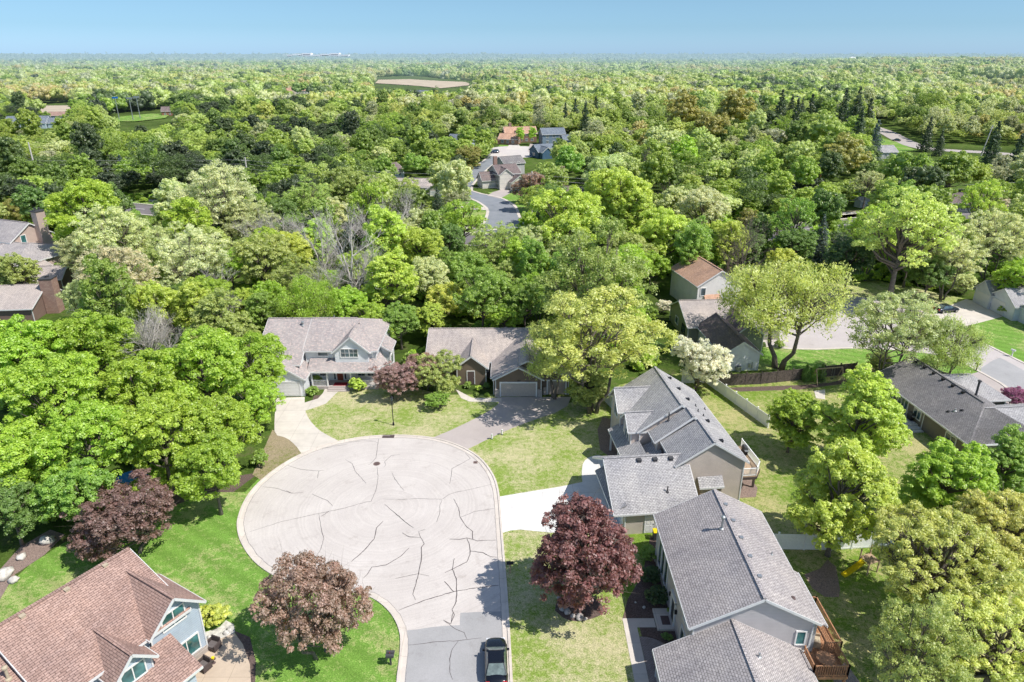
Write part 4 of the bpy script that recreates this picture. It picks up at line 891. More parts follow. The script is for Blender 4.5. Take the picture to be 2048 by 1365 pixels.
# --- houses at the left edge
h = House('tan_chimney_house', 'tan house with a tall sided chimney beside its gable, at the left edge', -110.5, 157.0, -21, wallmat((0.55, 0.43, 0.37), 0.2), SH['warmgrey'])
h.vol(-16, 0.3, -4.6, 4.4, 8.0, 5.0, axis='x'); h.window('E', 0.0, -2.2, -1.3, 4.1, 5.8, 1, glass=M['glass2'])
h.part('chimney', MB().box(.0, 1.4, .9, 2.7, 0, 9.9), h.wall); h.part('chimney_cap', MB().box(-.1, 1.5, .8, 2.8, 9.9, 10.1).lathe((.7, 1.4, 10.1), [(.2, 0), (.2, .5), (.3, .55)], 8).lathe((.7, 2.2, 10.1), [(.2, 0), (.2, .4), (.3, .45)], 8), M['darkgrey'])
h.vol(-9, 9.0, -11, 3.5, 5.0, 2.9, axis='x', i1=5, name='lower_roof')
h.vol(-6, 3.5, -16, -4, 4.8, 2.9, name='wing_roof'); h.root.scale = (1.2, 1.2, 1.15)
h = House('brick_chimney_house', 'weathered roofed house with a stout brown brick chimney at the left edge', -86.8, 123.8, 6, wallmat((0.24, 0.165, 0.14), 0.2), SH['tan'])
h.vol(-16, 0, -6.5, 4.5, 5.2, 2.6, axis='x', ridge=0); h.part('chimney', MB().box(-.2, 2.0, -2.0, .2, 0, 6.6), M['brownbrick'], uv=True)
h.part('chimney_cap', MB().box(-.3, 2.1, -2.1, .3, 6.6, 6.75).lathe((.9, -.9, 6.75), [(.35, 0), (.35, .25), (.45, .3)], 8), M['darkgrey'])
h.vol(-12, -6.5, 5, 18, 5.0, 3.0, name='wing_roof'); h.vol(-9, -2.6, 10.2, 16.5, 5.0, 3.0, axis='x', name='wing_roof')

# --- houses along the street beyond the wood and farther off
def plain_house(name, label, px, py, rz, w, d, ze, zr, wall, roof, extra=None, chim=None, group=None, two=False):
    x, y = survey(px, py); z = hgt(x, y)
    for _ in range(3): x, y = survey(px, py, z); z = hgt(x, y)
    H = House(name, label, x, y, rz, wallmat(wall, 0.25), SH[roof], z=z - .1)
    H.vol(-w / 2, w / 2, 0, d, zr, ze, axis='x'); n = max(2, int(w / 3.5))
    for f in range(2 if ze > 4 else 1):
        for i in range(n):
            u = -w / 2 + 1.2 + (w - 2.4) * (i + .5) / n; H.window('S', .4, u - .6, u + .6, 1.0 + f * 2.7, 2.2 + f * 2.7, 2)
    H.window('E', w / 2 - .3, d * .4, d * .6, 1, 2.2, 1); H.window('W', -w / 2 + .3, d * .4, d * .6, 1, 2.2, 1)
    if extra:
        for (x0, x1, y0, y1, r_, e_, ax, gd) in extra:
            H.vol(x0, x1, y0, y1, r_, e_, axis=ax, name='garage_roof')
            if gd: H.garage('S', y0 + (.3 if ax == 'y' else .4), (x0 + x1) / 2 - 1.8, (x0 + x1) / 2 + 1.8, 2.2, M['white'])
    if chim:
        cx, cy, ch, cm = chim; H.part('chimney', MB().box(cx - .7, cx + .7, cy - .5, cy + .5, 0, ch), cm, uv=True)
    return H
plain_house('gabled_house', 'white house with a brown gable roof on the bend of the far street', 1020, 378, 20, 9, 12, 5.4, 7.9, (0.72, 0.68, 0.62), 'umber', [(-9.5, -3.0, 3, 10, 5.6, 2.9, 'x', 0), (-1.0, 5.5, -4.0, 6, 5.2, 2.9, 'y', 1), (-4.6, 1.2, -1.2, 7, 7.4, 5.2, 'y', 0)], (-1.5, 12, 10.0, M['brownbrick']))
plain_house('low_house', 'low tan roofed house left of the far street', 845, 392, -6, 22, 9, 2.9, 5.2, (0.62, 0.58, 0.52), 'tan', [(2, 9, -4, 4, 4.9, 2.9, 'y', 1), (-8, -2, -3, 4, 4.7, 2.9, 'y', 0)])
plain_house('blue_white_house', 'narrow white house with a purple brown roof left of the far street', 797, 372, 60, 9, 8, 5.4, 7.8, (0.55, 0.62, 0.68), 'umber', None, (-4, 4, 9.5, M['brownbrick']))
plain_house('chimney_house', 'brown roofed house with a tall brick chimney right of the far street', 1140, 412, -12, 15, 9, 3.0, 5.6, (0.35, 0.40, 0.43), 'umber', [(-7, -1, -3, 6, 5.5, 3.0, 'y', 0), (2, 9, -3.5, 5, 5.0, 2.9, 'y', 0)], (-4, 9, 11, M['brownbrick']))
plain_house('grey_roof_house', 'house with a grey roof half hidden behind the brown gabled house', 1030, 350, 30, 10, 8, 4.5, 7.0, (0.5, 0.5, 0.5), 'dark')
plain_house('red_door_house', 'brown house with a peach roof facing the distant court', 1015, 290, -15, 11, 9, 2.9, 5.5, (0.35, 0.2, 0.13), 'peach', None)
plain_house('peach_roof_house', 'tall brown house with a peach roof above the distant court', 1042, 286, 10, 18, 9, 4.8, 8.2, (0.26, 0.17, 0.12), 'peach', [(-6, 0, -3, 5, 6.4, 3, 'y', 1)], (-5, 6, 10, M['brownbrick']))
plain_house('blue_gable_house', 'blue two storey house with a slate roof right of the distant court', 1108, 290, 12, 13, 9, 5.4, 8.4, (0.20, 0.27, 0.35), 'slate', [(4, 17, -4, 5, 5.2, 2.9, 'x', 1)])
plain_house('dark_blue_house', 'dark blue low house with a slate roof facing the distant court', 1105, 316, 25, 15, 10, 3.0, 6.0, (0.07, 0.14, 0.22), 'slate', [(-7, -1, -3, 5, 5.4, 3, 'y', 0)])
plain_house('grey_blue_house', 'pale blue house with a slate roof left of the distant court', 915, 300, -25, 13, 9, 4.0, 7.2, (0.45, 0.52, 0.55), 'slate')
plain_house('hip_roof_house', 'pale house with a long grey roof beside the playing field', 50, 258, 8, 26, 16, 3.4, 7.6, (0.45, 0.55, 0.6), 'slate', [(13, 24, 2, 12, 6.4, 3.2, 'x', 0)])
plain_house('red_roof_house', 'low house with a long red brown roof behind the hedge trees', 128, 240, 3, 26, 10, 3.0, 5.6, (0.2, 0.35, 0.5), 'brown')
plain_house('white_shed_house', 'white walled house in the tree belt beyond the playing field', 425, 213, 20, 20, 12, 5, 9, (0.75, 0.75, 0.77), 'slate')
plain_house('white_far_house', 'white house with a grey roof on the far slope, left of the pale field', 427, 203, -10, 26, 12, 5, 9, (0.8, 0.8, 0.82), 'grey')
plain_house('pink_roof_house', 'low house with a pinkish roof, right one of the far roof row', 612, 188, 5, 40, 14, 3.5, 8, (0.7, 0.66, 0.62), 'peach')
plain_house('tan_roof_house', 'low house with a tan roof, left one of the far roof row', 555, 191, -5, 34, 14, 3.5, 8, (0.6, 0.5, 0.45), 'peach')
plain_house('grove_house', 'tan house glimpsed among the trees below the pale field', 862, 212, 10, 16, 10, 4.5, 8, (0.5, 0.42, 0.36), 'umber')
plain_house('grove_white_house', 'white house glimpsed among the trees below the pale field', 838, 196, -20, 18, 10, 4.5, 8, (0.75, 0.76, 0.78), 'slate')
plain_house('ridge_house', 'house with a pinkish roof in the woods right of centre', 1118, 207, 5, 24, 12, 3.5, 7.5, (0.5, 0.38, 0.32), 'peach')
plain_house('shed_roof_house', 'low house with a dark brown roof behind the cottonwood', 1912, 426, -18, 16, 11, 3.0, 5.4, (0.42, 0.45, 0.46), 'umber')
plain_house('hill_house', 'small grey roofed house below the hill road at the right', 1772, 318, 10, 12, 9, 3.0, 5.6, (0.5, 0.5, 0.48), 'grey')
plain_house('terracotta_house', 'brick house with a tan roof left of the playing field', 350, 232, 15, 20, 10, 3.5, 7, (0.3, 0.14, 0.1), 'umber')
plain_house('play_shelter', 'brown house with blue trim right of the playing field', 505, 222, -20, 20, 12, 3.5, 7, (0.05, 0.12, 0.4), 'umber')
# distant large buildings on the horizon
def slab_building(name, label, px0, px1, py, wm, hm, dep, mat, n=6):
    d = 5200.0; x0 = (px0 - 1024) / CF * d; x1 = (px1 - 1024) / CF * d; z = hgt((x0 + x1) / 2, d)
    root = thing(name, label, 'building', ((x0 + x1) / 2, d, z))
    w = (x1 - x0); mb = MB(); win = MB()
    for i in range(n):
        a = -w / 2 + w * i / n; hh = hm * (0.75 + 0.25 * ((i * 7) % 3) / 2)
        mb.box(a + w / n * .04, a + w / n * .97, 0, dep, 0, hh)
        for f in range(3): win.box(a + w / n * .12, a + w / n * .88, -.6, 0, hh * (.2 + .25 * f), hh * (.28 + .25 * f))
    mb.build('wall', mat, root); win.build('window', M['darkgrey'], root)
pb = plain('pale_block', (0.80, 0.80, 0.82), 0.8)
slab_building('office_block', 'long pale office block standing on the horizon left of centre', 600, 722, 112, 0, 44, 60, pb, 7)
slab_building('warehouse', 'low white warehouse on the left horizon', 150, 186, 113, 0, 22, 80, pb, 2)
root = thing('sports_dome', 'white air supported dome on the right horizon', 'dome', ((1655 - 1024) / CF * 4000, 4000, hgt((1655 - 1024) / CF * 4000, 4000) + 12))
mb = MB(); mb.lathe((0, 0, 0), [(34, -20), (34, 0), (30, 5), (22, 10), (12, 13), (2, 14)], 24); mb.build('membrane', pb, root, smooth=True)
mb = MB(); mb.lathe((0, 0, -20), [(36, 0), (36, 19), (34.5, 19)], 24); mb.build('base', M['darkgrey'], root)

# ------------------------------------------------------------------ fences, furniture, cars
def panel_fence(name, label, pts, h, mat, panel=2.4, board=True, post_h=.12, group=None):
    root = thing(name, label, 'fence', (*pts[0], 0), 0, group); ox, oy = pts[0]
    for a, b in zip(pts, pts[1:]):
        L = hypot(b[0] - a[0], b[1] - a[1]); n = max(1, round(L / panel))
        for i in range(n):
            p = (a[0] + (b[0] - a[0]) * i / n - ox, a[1] + (b[1] - a[1]) * i / n - oy); q = (a[0] + (b[0] - a[0]) * (i + 1) / n - ox, a[1] + (b[1] - a[1]) * (i + 1) / n - oy)
            mb = MB(); mb.box(p[0] - .07, p[0] + .07, p[1] - .07, p[1] + .07, 0, h + post_h); mb.box(p[0] - .09, p[0] + .09, p[1] - .09, p[1] + .09, h + post_h, h + post_h + .05); mb.build('fence_post', mat, root)
            mb = MB(); d = Vector((q[0] - p[0], q[1] - p[1], 0)); l = d.length; d.normalize()
            k = int(l / .16); rr = random.Random(i * 7 + int(L))
            for j in range(k):
                u = .08 + (l - .16) * j / k; v = .08 + (l - .16) * (j + .9) / k; t = h - (rr.uniform(0, .05) if mat == M['fencewood'] else 0)
                c0 = Vector((p[0], p[1], t / 2)) + d * u; c1 = Vector((p[0], p[1], t / 2)) + d * v
                mb.bar(c0, c1, .03, t - .1)
            for z in (.2, h - .12): mb.bar((p[0], p[1], z), (q[0], q[1], z), .06, .12)
            mb.build('fence_panel', mat, root)
    q = (pts[-1][0] - ox, pts[-1][1] - oy); MB().box(q[0] - .07, q[0] + .07, q[1] - .07, q[1] + .07, 0, h + post_h).build('fence_post', mat, root)
    return root
panel_fence('vinyl_fence', 'long white vinyl fence running diagonally across the back yard of the tan house', [(25.0, 92.2), (28.6, 92.3), (33.2, 79.0)], 1.8, M['vinyl'])
panel_fence('vinyl_fence', 'white vinyl fence section behind the yellow green maple, next to the grey house', [(23.3, 55.2), (31.2, 55.0), (37.5, 55.6)], 1.9, M['vinyl'])
panel_fence('vinyl_fence', 'short white vinyl fence beside the front of the tan house', [(14.7, 79.0), (14.4, 82.0), (12.6, 87.5)], 1.8, M['vinyl'])
panel_fence('board_fence', 'dark weathered board fence behind the white blossom tree', [(29.6, 91.3), (36.5, 91.9), (44.0, 93.6), (52.0, 95.5)], 1.9, M['fencewood'])
# dark railing of the sage house deck
root = thing('deck_railing', 'dark deck railing beside the sage green house', 'railing', (25.4, 117.5, 0)); railing(root, (0, 0), (3.6, 0), 0, 1.1, M['black'], .2)

def chair(name, label, x, y, rz, mat, cush, group):
    t = thing(name, label, 'chair', (x, y, .05), R(rz), group)
    MB().box(-.42, .42, -.40, .40, .08, .34).build('seat', mat, t, bevel=.02)
    MB().box(-.36, .36, -.36, .30, .345, .46).build('cushion', cush, t, bevel=.03)
    MB().add([(-.42, .30, .08), (.42, .30, .08), (.42, .44, .08), (-.42, .44, .08), (-.42, .38, .86), (.42, .38, .86), (.42, .50, .84), (-.42, .50, .84)], [(3, 2, 1, 0), (4, 5, 6, 7), (0, 1, 5, 4), (1, 2, 6, 5), (2, 3, 7, 6), (3, 0, 4, 7)]).build('backrest', mat, t, bevel=.02)
    for s in (-1, 1): MB().box(min(s * .42, s * .54), max(s * .42, s * .54), -.40, .42, .04, .62).build('armrest', mat, t, bevel=.02)
    return t
p = survey(427, 1297); chair('patio_chair', 'brown wicker tub chair beside the stones, farther one on the left patio', p[0], p[1], -20, M['wicker'], M['cushion'], 'wicker chairs on the left patio')
p = survey(408, 1338); chair('patio_chair', 'brown wicker tub chair nearest the house wall on the left patio', p[0], p[1], -28, M['wicker'], M['cushion'], 'wicker chairs on the left patio')
t = thing('side_table', 'small round pot stand between the two wicker chairs', 'table', (*survey(428, 1327), .05)); MB().lathe((0, 0, 0), [(.16, 0), (.05, .05), (.05, .36), (.2, .38), (.2, .42)], 12).build('stand', M['iron'], t); MB().lathe((0, 0, .42), [(.1, 0), (.14, .16), (.12, .16)], 10).build('pot', M['yellow'], t)
chair('deck_chair', 'tan cushioned chair on the cedar deck beside the grey house', 18.6 + 5.0, 40 + 1.1, 70, M['tanwood'], M['tancushion'], 'tan chairs on the cedar deck').location.z = 2.4
chair('deck_chair', 'tan cushioned chair farther along the cedar deck, nearer the back rail', 18.6 + 5.2, 40 + 3.2, 100, M['tanwood'], M['tancushion'], 'tan chairs on the cedar deck').location.z = 2.4
t = thing('patio_table', 'round slatted table standing on the lower corner of the cedar deck', 'table', (18.6 + 4.9, 40 - 1.0, 2.4)); MB().lathe((0, 0, .68), [(.68, 0), (.68, .05)], 20).build('tabletop', M['deckwood'], t)
for k in range(4): MB().bar((.3 * cos(k * pi / 2), .3 * sin(k * pi / 2), 0), (.12 * cos(k * pi / 2), .12 * sin(k * pi / 2), .68), .05).build('leg', M['iron'], t)
def grill(label, x, y, z, rz):
    t = thing('barbecue', label, 'barbecue', (x, y, z), R(rz))
    MB().box(-.4, .4, -.25, .25, .1, .8).build('cabinet', M['black'], t)
    MB().add([(-.4, -.27, .8), (.4, -.27, .8), (.4, .27, .8), (-.4, .27, .8), (-.4, -.18, 1.05), (.4, -.18, 1.05), (.4, .15, 1.12), (-.4, .15, 1.12)], [(4, 5, 6, 7), (0, 1, 5, 4), (1, 2, 6, 5), (2, 3, 7, 6), (3, 0, 4, 7)]).build('lid', M['darkgrey'], t)
    for s in (-1, 1): MB().box(min(s * .41, s * .75), max(s * .41, s * .75), -.2, .2, .76, .8).build('side_shelf', M['steel'], t)
    return t
grill('black covered barbecue on the white railed deck of the tan house', 26.6, 68.6, 2.5, 90); grill('dark barbecue on the steps of the taupe house', 52.3, 80.4, .45, 95)
chair('patio_chair', 'pink seat chair on the steps of the taupe house', 51.8, 83.0, 100, M['tanwood'], M['pink'], None).location.z = .45
# clear garden cover by the tan house
t = thing('garden_canopy', 'white cloth canopy on thin legs behind the short white fence', 'canopy', (15.6, 84.6, 0), R(15))
MB().add([(-1.5, -1, 1.7), (1.5, -1, 1.65), (1.5, 1, 1.75), (-1.5, 1, 1.7), (0, -.1, 2.3)], [(0, 1, 4), (1, 2, 4), (2, 3, 4), (3, 0, 4)]).build('cloth', M['white'], t)
for x in (-1.4, 1.4):
    for y in (-.9, .9): MB().bar((x, y, 0), (x, y, 1.7), .05).build('leg', M['steel'], t)

# letter boxes
def mailbox(label, x, y, n=1, post=None, box=None, rz=0, h=1.0, group=None):
    t = thing('mailbox', label, 'mailbox', (x, y, 0), R(rz), group)
    MB().box(-.07, .07, -.07, .07, 0, h).box(-.06 - .25 * (n - 1), .06 + .25 * (n - 1), -.2, .25, h, h + .05).build('post', post or M['darkgrey'], t)
    for i in range(n):
        cx = (i - (n - 1) / 2) * .34; mb = MB()
        pr = [(cx + .14 * cos(a), .14 * sin(a)) for a in [0, pi / 6, pi / 3, pi / 2, 2 * pi / 3, 5 * pi / 6, pi]]
        pr = [(cx + .14, -.12)] + pr + [(cx - .14, -.12)]
        vs = [(q[0], -.32, h + .17 + q[1]) for q in pr] + [(q[0], .32, h + .17 + q[1]) for q in pr]; k = len(pr)
        mb.add(vs, [tuple(range(k)), tuple(range(2 * k - 1, k - 1, -1))] + [(j, j + k, (j + 1) % k + k, (j + 1) % k) for j in range(k)])
        b = mb.build('box', box or M['black'], t); MB().box(cx + .141, cx + .155, .0, .04, h + .18, h + .36).build('flag', M['redlight'], b)
    return t
mailbox('double dark grey mailbox at the left kerb near the parked car', *survey(782, 1330), 2, M['darkgrey'], M['darkgrey'], 90)
mailbox('black mailbox on a wooden post at the right kerb', *survey(1020, 1146), 1, M['tanwood'], M['black'], 90)
mailbox('white mailbox on a white post beside the lawn of the court', *survey(2023, 714), 1, M['white'], M['white'], 30)
mailbox('dark mailbox by the court drive behind the taupe house', *survey(1952, 742), 1, M['wicker'], M['black'], 30)
t = thing('utility_box', 'small pale utility cover in the grass beside the maroon tree', 'utility box', (*survey(1071, 1158), 0)); MB().box(-.26, .26, -.3, .3, 0, .28).build('body', M['steel'], t, bevel=.03); MB().box(-.28, .28, -.32, .32, .28, .33).build('lid', M['white'], t)
for i, (px, py, s) in enumerate(((984, 879, 'left'), (1004, 870, 'right'))):
    t = thing('marker_pipe', f'short white curved pipe in the grass beside the brown drive, {s} one of two', 'pipe', (*survey(px, py), 0), 0, 'white pipes beside the brown drive')
    MB().tube([(0, 0, 0), (0, 0, .6), (0, -.05, .75), (0, -.18, .82), (0, -.28, .78)], .11, 8).build('tube', M['white'], t); MB().lathe((0, 0, .05), [(.14, 0), (.14, .06)], 8).build('collar', M['black'], t)
# street lamp
t = thing('street_lamp', 'slim black street lamp at the head of the cul-de-sac', 'street lamp', (*survey(787, 851), 0))
MB().lathe((0, 0, 0), [(.14, 0), (.12, .35), (.06, .45), (.05, 3.5), (.07, 3.6)], 10).build('pole', M['black'], t)
l = MB().lathe((0, 0, 3.6), [(.10, 0), (.20, .42)], 6).build('lantern', M['glass'], t); MB().lathe((0, 0, 4.02), [(.24, 0), (.1, .16), (.02, .28)], 6).build('cap', M['black'], l)
# road furniture
t = thing('manhole_cover', 'round iron manhole cover in the cul-de-sac', 'manhole cover', (*survey(753.5, 928.7), .05)); MB().lathe((0, 0, 0), [(.42, 0), (.42, .012)], 24).build('ring', M['stain'], t); MB().lathe((0, 0, .012), [(.33, 0), (.33, .008)], 24).build('lid', M['iron'], t)
t = thing('storm_drain', 'rusty storm drain grate in the kerb at the head of the cul-de-sac', 'drain', (*survey(777, 874), .0)); MB().box(-.75, .75, -.35, .05, .06, .09).build('grate_frame', M['iron'], t)
MB().box(-.75, .75, .1, .22, .1, .17).build('kerb_inlet', M['iron'], t)
for i in range(9): MB().box(-.68 + i * .16, -.62 + i * .16, -.31, .0, .09, .1).build('grate_bar', M['black'], t)
t = thing('kerb_drain', 'small damp drain grate by the right kerb of the cul-de-sac', 'drain', (*survey(951, 926), .05)); MB().box(-.25, .25, -.25, .25, 0, .02).build('grate', M['stain'], t); MB().box(-.15, .15, -.2, .2, .02, .03).build('grate_slot', M['iron'], t)
# air conditioner, bins, doormats, planters
t = thing('air_conditioner', 'round grey air conditioner beside the white garage wall of the sage house', 'air conditioner', (*survey(1475, 742), 0)); MB().lathe((0, 0, 0), [(.5, 0), (.5, .8), (.46, .85)], 16).build('cabinet', M['steel'], t); MB().lathe((0, 0, .85), [(.36, 0), (.36, .05)], 16).build('fan_grille', M['black'], t)
t = thing('wheeled_bin', 'yellow lidded bin between the tan house and the grey house', 'bin', (*survey(1311, 1079), 0)); MB().add([(-.25, -.28, 0), (.25, -.28, 0), (.25, .28, 0), (-.25, .28, 0), (-.3, -.35, 1), (.3, -.35, 1), (.3, .35, 1), (-.3, .35, 1)], [(3, 2, 1, 0), (0, 1, 5, 4), (1, 2, 6, 5), (2, 3, 7, 6), (3, 0, 4, 7)]).build('body', M['darkgrey'], t); MB().box(-.32, .32, -.38, .38, 1.0, 1.08).build('lid', M['yellow'], t, bevel=.02)
tag(MB().box(12.75, 13.45, 45.2, 46.2, .222, .245).build('door_mat', M['iron']), 'brown mat on the stoop of the grey house', 'mat')
# slide and swing frame under the oak
p = survey(1685, 1155)
t = thing('slide', 'yellow plastic slide coming out from under the oak', 'slide', (*p, 0), R(20))
vs = []; prof = [(-.28, .16), (-.26, 0), (.26, 0), (.28, .16)]
for i in range(9):
    s = i / 8; x = s * 2.3; z = .16 + 1.15 * max(0, s - .08) ** 1.15
    vs += [(x, a, z + b) for a, b in prof]
MB().add(vs, [(i * 4 + k, (i + 1) * 4 + k, (i + 1) * 4 + k + 1, i * 4 + k + 1) for i in range(8) for k in range(3)]).build('chute', M['yellow'], t)
MB().box(2.3, 3.6, -.6, .6, 1.25, 1.33).build('platform', M['tanwood'], t)
for x, y in ((2.35, -.55), (3.55, -.55), (2.35, .55), (3.55, .55)): MB().box(x - .05, x + .05, y - .05, y + .05, 0, 2.2).build('post', M['tanwood'], t)
# swing frame by the dark fence
t = thing('swing_frame', 'wooden swing frame in front of the dark board fence', 'swing', (44.5, 92.2, 0), R(10))
for x in (0, 4.2):
    MB().bar((x, -.9, 0), (x, 0, 2.3), .1).build('leg', M['tanwood'], t); MB().bar((x, .9, 0), (x, 0, 2.3), .1).build('leg', M['tanwood'], t)
MB().bar((0, 0, 2.32), (4.2, 0, 2.32), .12).build('beam', M['tanwood'], t)
for x in (1.2, 2.8): s = MB().box(x - .22, x + .22, -.1, .1, .5, .54).build('swing_seat', M['black'], t); MB().tube([(x - .2, 0, .54), (x - .2, 0, 2.3)], .015, 4).tube([(x + .2, 0, .54), (x + .2, 0, 2.3)], .015, 4).build('rope', M['steel'], s)
# basketball hoop
t = thing('basketball_hoop', 'basketball hoop with white backboard beside the cream house', 'basketball hoop', (*survey(1490, 572), 0))
MB().bar((0, .8, 0), (0, .3, 2.9), .12).build('post', M['black'], t); MB().box(-.9, .9, -.04, 0, 2.7, 3.8).build('backboard', M['white'], t); MB().box(-.3, .3, -.06, -.04, 2.9, 3.35).build('target_square', M['redlight'], t)
MB().tube([(.23 * cos(a * pi / 6), -.28 + .23 * sin(a * pi / 6), 3.0) for a in range(13)], .02, 5, cap=False).build('rim', M['redlight'], t)
# tarp in the left trees, play tower
t = thing('trampoline', 'blue covered trampoline under the trees on the left', 'trampoline', (*survey(268, 972), 0)); MB().lathe((0, 0, .8), [(1.7, 0), (1.7, .06)], 20).build('mat', M['blue'], t)
MB().lathe((0, 0, .84), [(1.9, 0), (1.9, .08), (1.6, .10)], 20).build('frame_pad', plain('pad_blue', (.03, .25, .7), .5), t)
for k in range(6): MB().bar((1.75 * cos(k * pi / 3), 1.75 * sin(k * pi / 3), 0), (1.75 * cos(k * pi / 3), 1.75 * sin(k * pi / 3), .85), .06).build('leg', M['steel'], t)
t = thing('kayak_rack', 'blue upturned boat in the brush beyond the left trees', 'boat', (*survey(228, 612), 0), R(30))
vs = []; n = 9
for i in range(n):
    s = i / (n - 1); w = .42 * sin(pi * (.06 + .88 * s)); x = (s - .5) * 3.6; vs += [(x, -w, .5), (x, -w * .7, .82), (x, 0, .95), (x, w * .7, .82), (x, w, .5)]
MB().add(vs, [(i * 5 + k, i * 5 + k + 1, (i + 1) * 5 + k + 1, (i + 1) * 5 + k) for i in range(n - 1) for k in range(4)]).build('hull', M['blue'], t)
for x in (-1, 1): MB().bar((x, -.6, 0), (x, -.5, .6), .07).bar((x, .6, 0), (x, .5, .6), .07).bar((x, -.6, .52), (x, .6, .52), .07).build('trestle', M['tanwood'], t)
t = thing('play_tower', 'orange wooden play tower in the gap of the trees at the right', 'play tower', (*survey(1640, 356), 0), R(15)); MB().box(-1, 1, -1, 1, 2.0, 2.2).build('platform', M['tanwood'], t)
MB().add([(-1.3, -1.3, 4.2), (1.3, -1.3, 4.2), (1.3, 1.3, 4.2), (-1.3, 1.3, 4.2), (0, -1.3, 5.6), (0, 1.3, 5.6)], [(0, 4, 5, 3), (1, 2, 5, 4), (0, 1, 4), (2, 3, 5)]).build('tower_roof', plain('orange_wood', (.55, .22, .08), .7), t)
for x in (-.95, .95):
    for y in (-.95, .95): MB().box(x - .08, x + .08, y - .08, y + .08, 0, 4.3).build('post', plain('orange_post', (.5, .24, .1), .7) if x < 0 and y < 0 else M['deckwood'], t)
t = thing('garden_shed', 'small white garden shed in the clearing near the power pole', 'shed', (*survey(1722, 414), 0), R(20)); H = House.__new__(House); H.root = t; H.wall = wallmat((.6, .62, .62), .2); H.roof = SH['tan']; H.trim = M['trim']
H.vol(-2, 2, -1.6, 1.6, 3.2, 2.2, axis='x'); H.door('S', -1.3, -.5, .5, 0, 1.9, M['white'])
# boulders
rr = random.Random(5)
def rocks(lst, lab, grp, mat):
    for (px, py, r, w) in lst:
        x, y = survey(px, py); o = MB().rock((0, 0, 0), r, rr).build('rock', mat, smooth=True); o.location = (x, y, r * .35); o.rotation_euler = (0, 0, rr.random() * 6)
        tag(o, w, 'rock', grp)
rocks([(1119, 1200, .3, 'small pale rock at the top of the arc under the maroon tree'), (1121, 1210, .3, 'reddish grey rock second from the top under the maroon tree'), (1125, 1219, .36, 'grey rock in the middle of the arc under the maroon tree'), (1135, 1226, .36, 'rounded rock below the middle of the arc under the maroon tree'), (1146, 1234, .26, 'small rock left of the flat one under the maroon tree'),
       (1160, 1237, .42, 'widest flat rock at the bottom of the arc under the maroon tree'), (1171, 1239, .22, 'last small rock right of the flat one under the maroon tree')], '', 'rocks round the maroon tree', M['stone'])
rocks([(96, 1085, .75, 'large white boulder in the left mulch bed, nearest the trees'), (44, 1117, .5, 'middle pale rock in the left mulch bed'), (8, 1155, .9, 'wide pale boulder at the frame edge of the left mulch bed'), (28, 1163, .5, 'small pale rock beside the wide boulder in the left bed')], '', 'pale rocks in the left mulch bed', M['palestone'])
rocks([(1288, 1216, .16, 'tiny white rock in the dark mulch bed before the grey house'), (1271, 1206, .12, 'tiniest white rock beside another in the dark mulch bed')], '', 'white rocks in the dark mulch bed', M['palestone'])
rocks([(452, 1268, .3, 'pale stone at the edge of the left patio near the shrub'), (461, 1262, .34, 'largest pale stone at the tip of the left patio'), (418, 1277, .24, 'pale stone against the blue house wall')], '', 'pale stones round the left patio', M['palestone'])

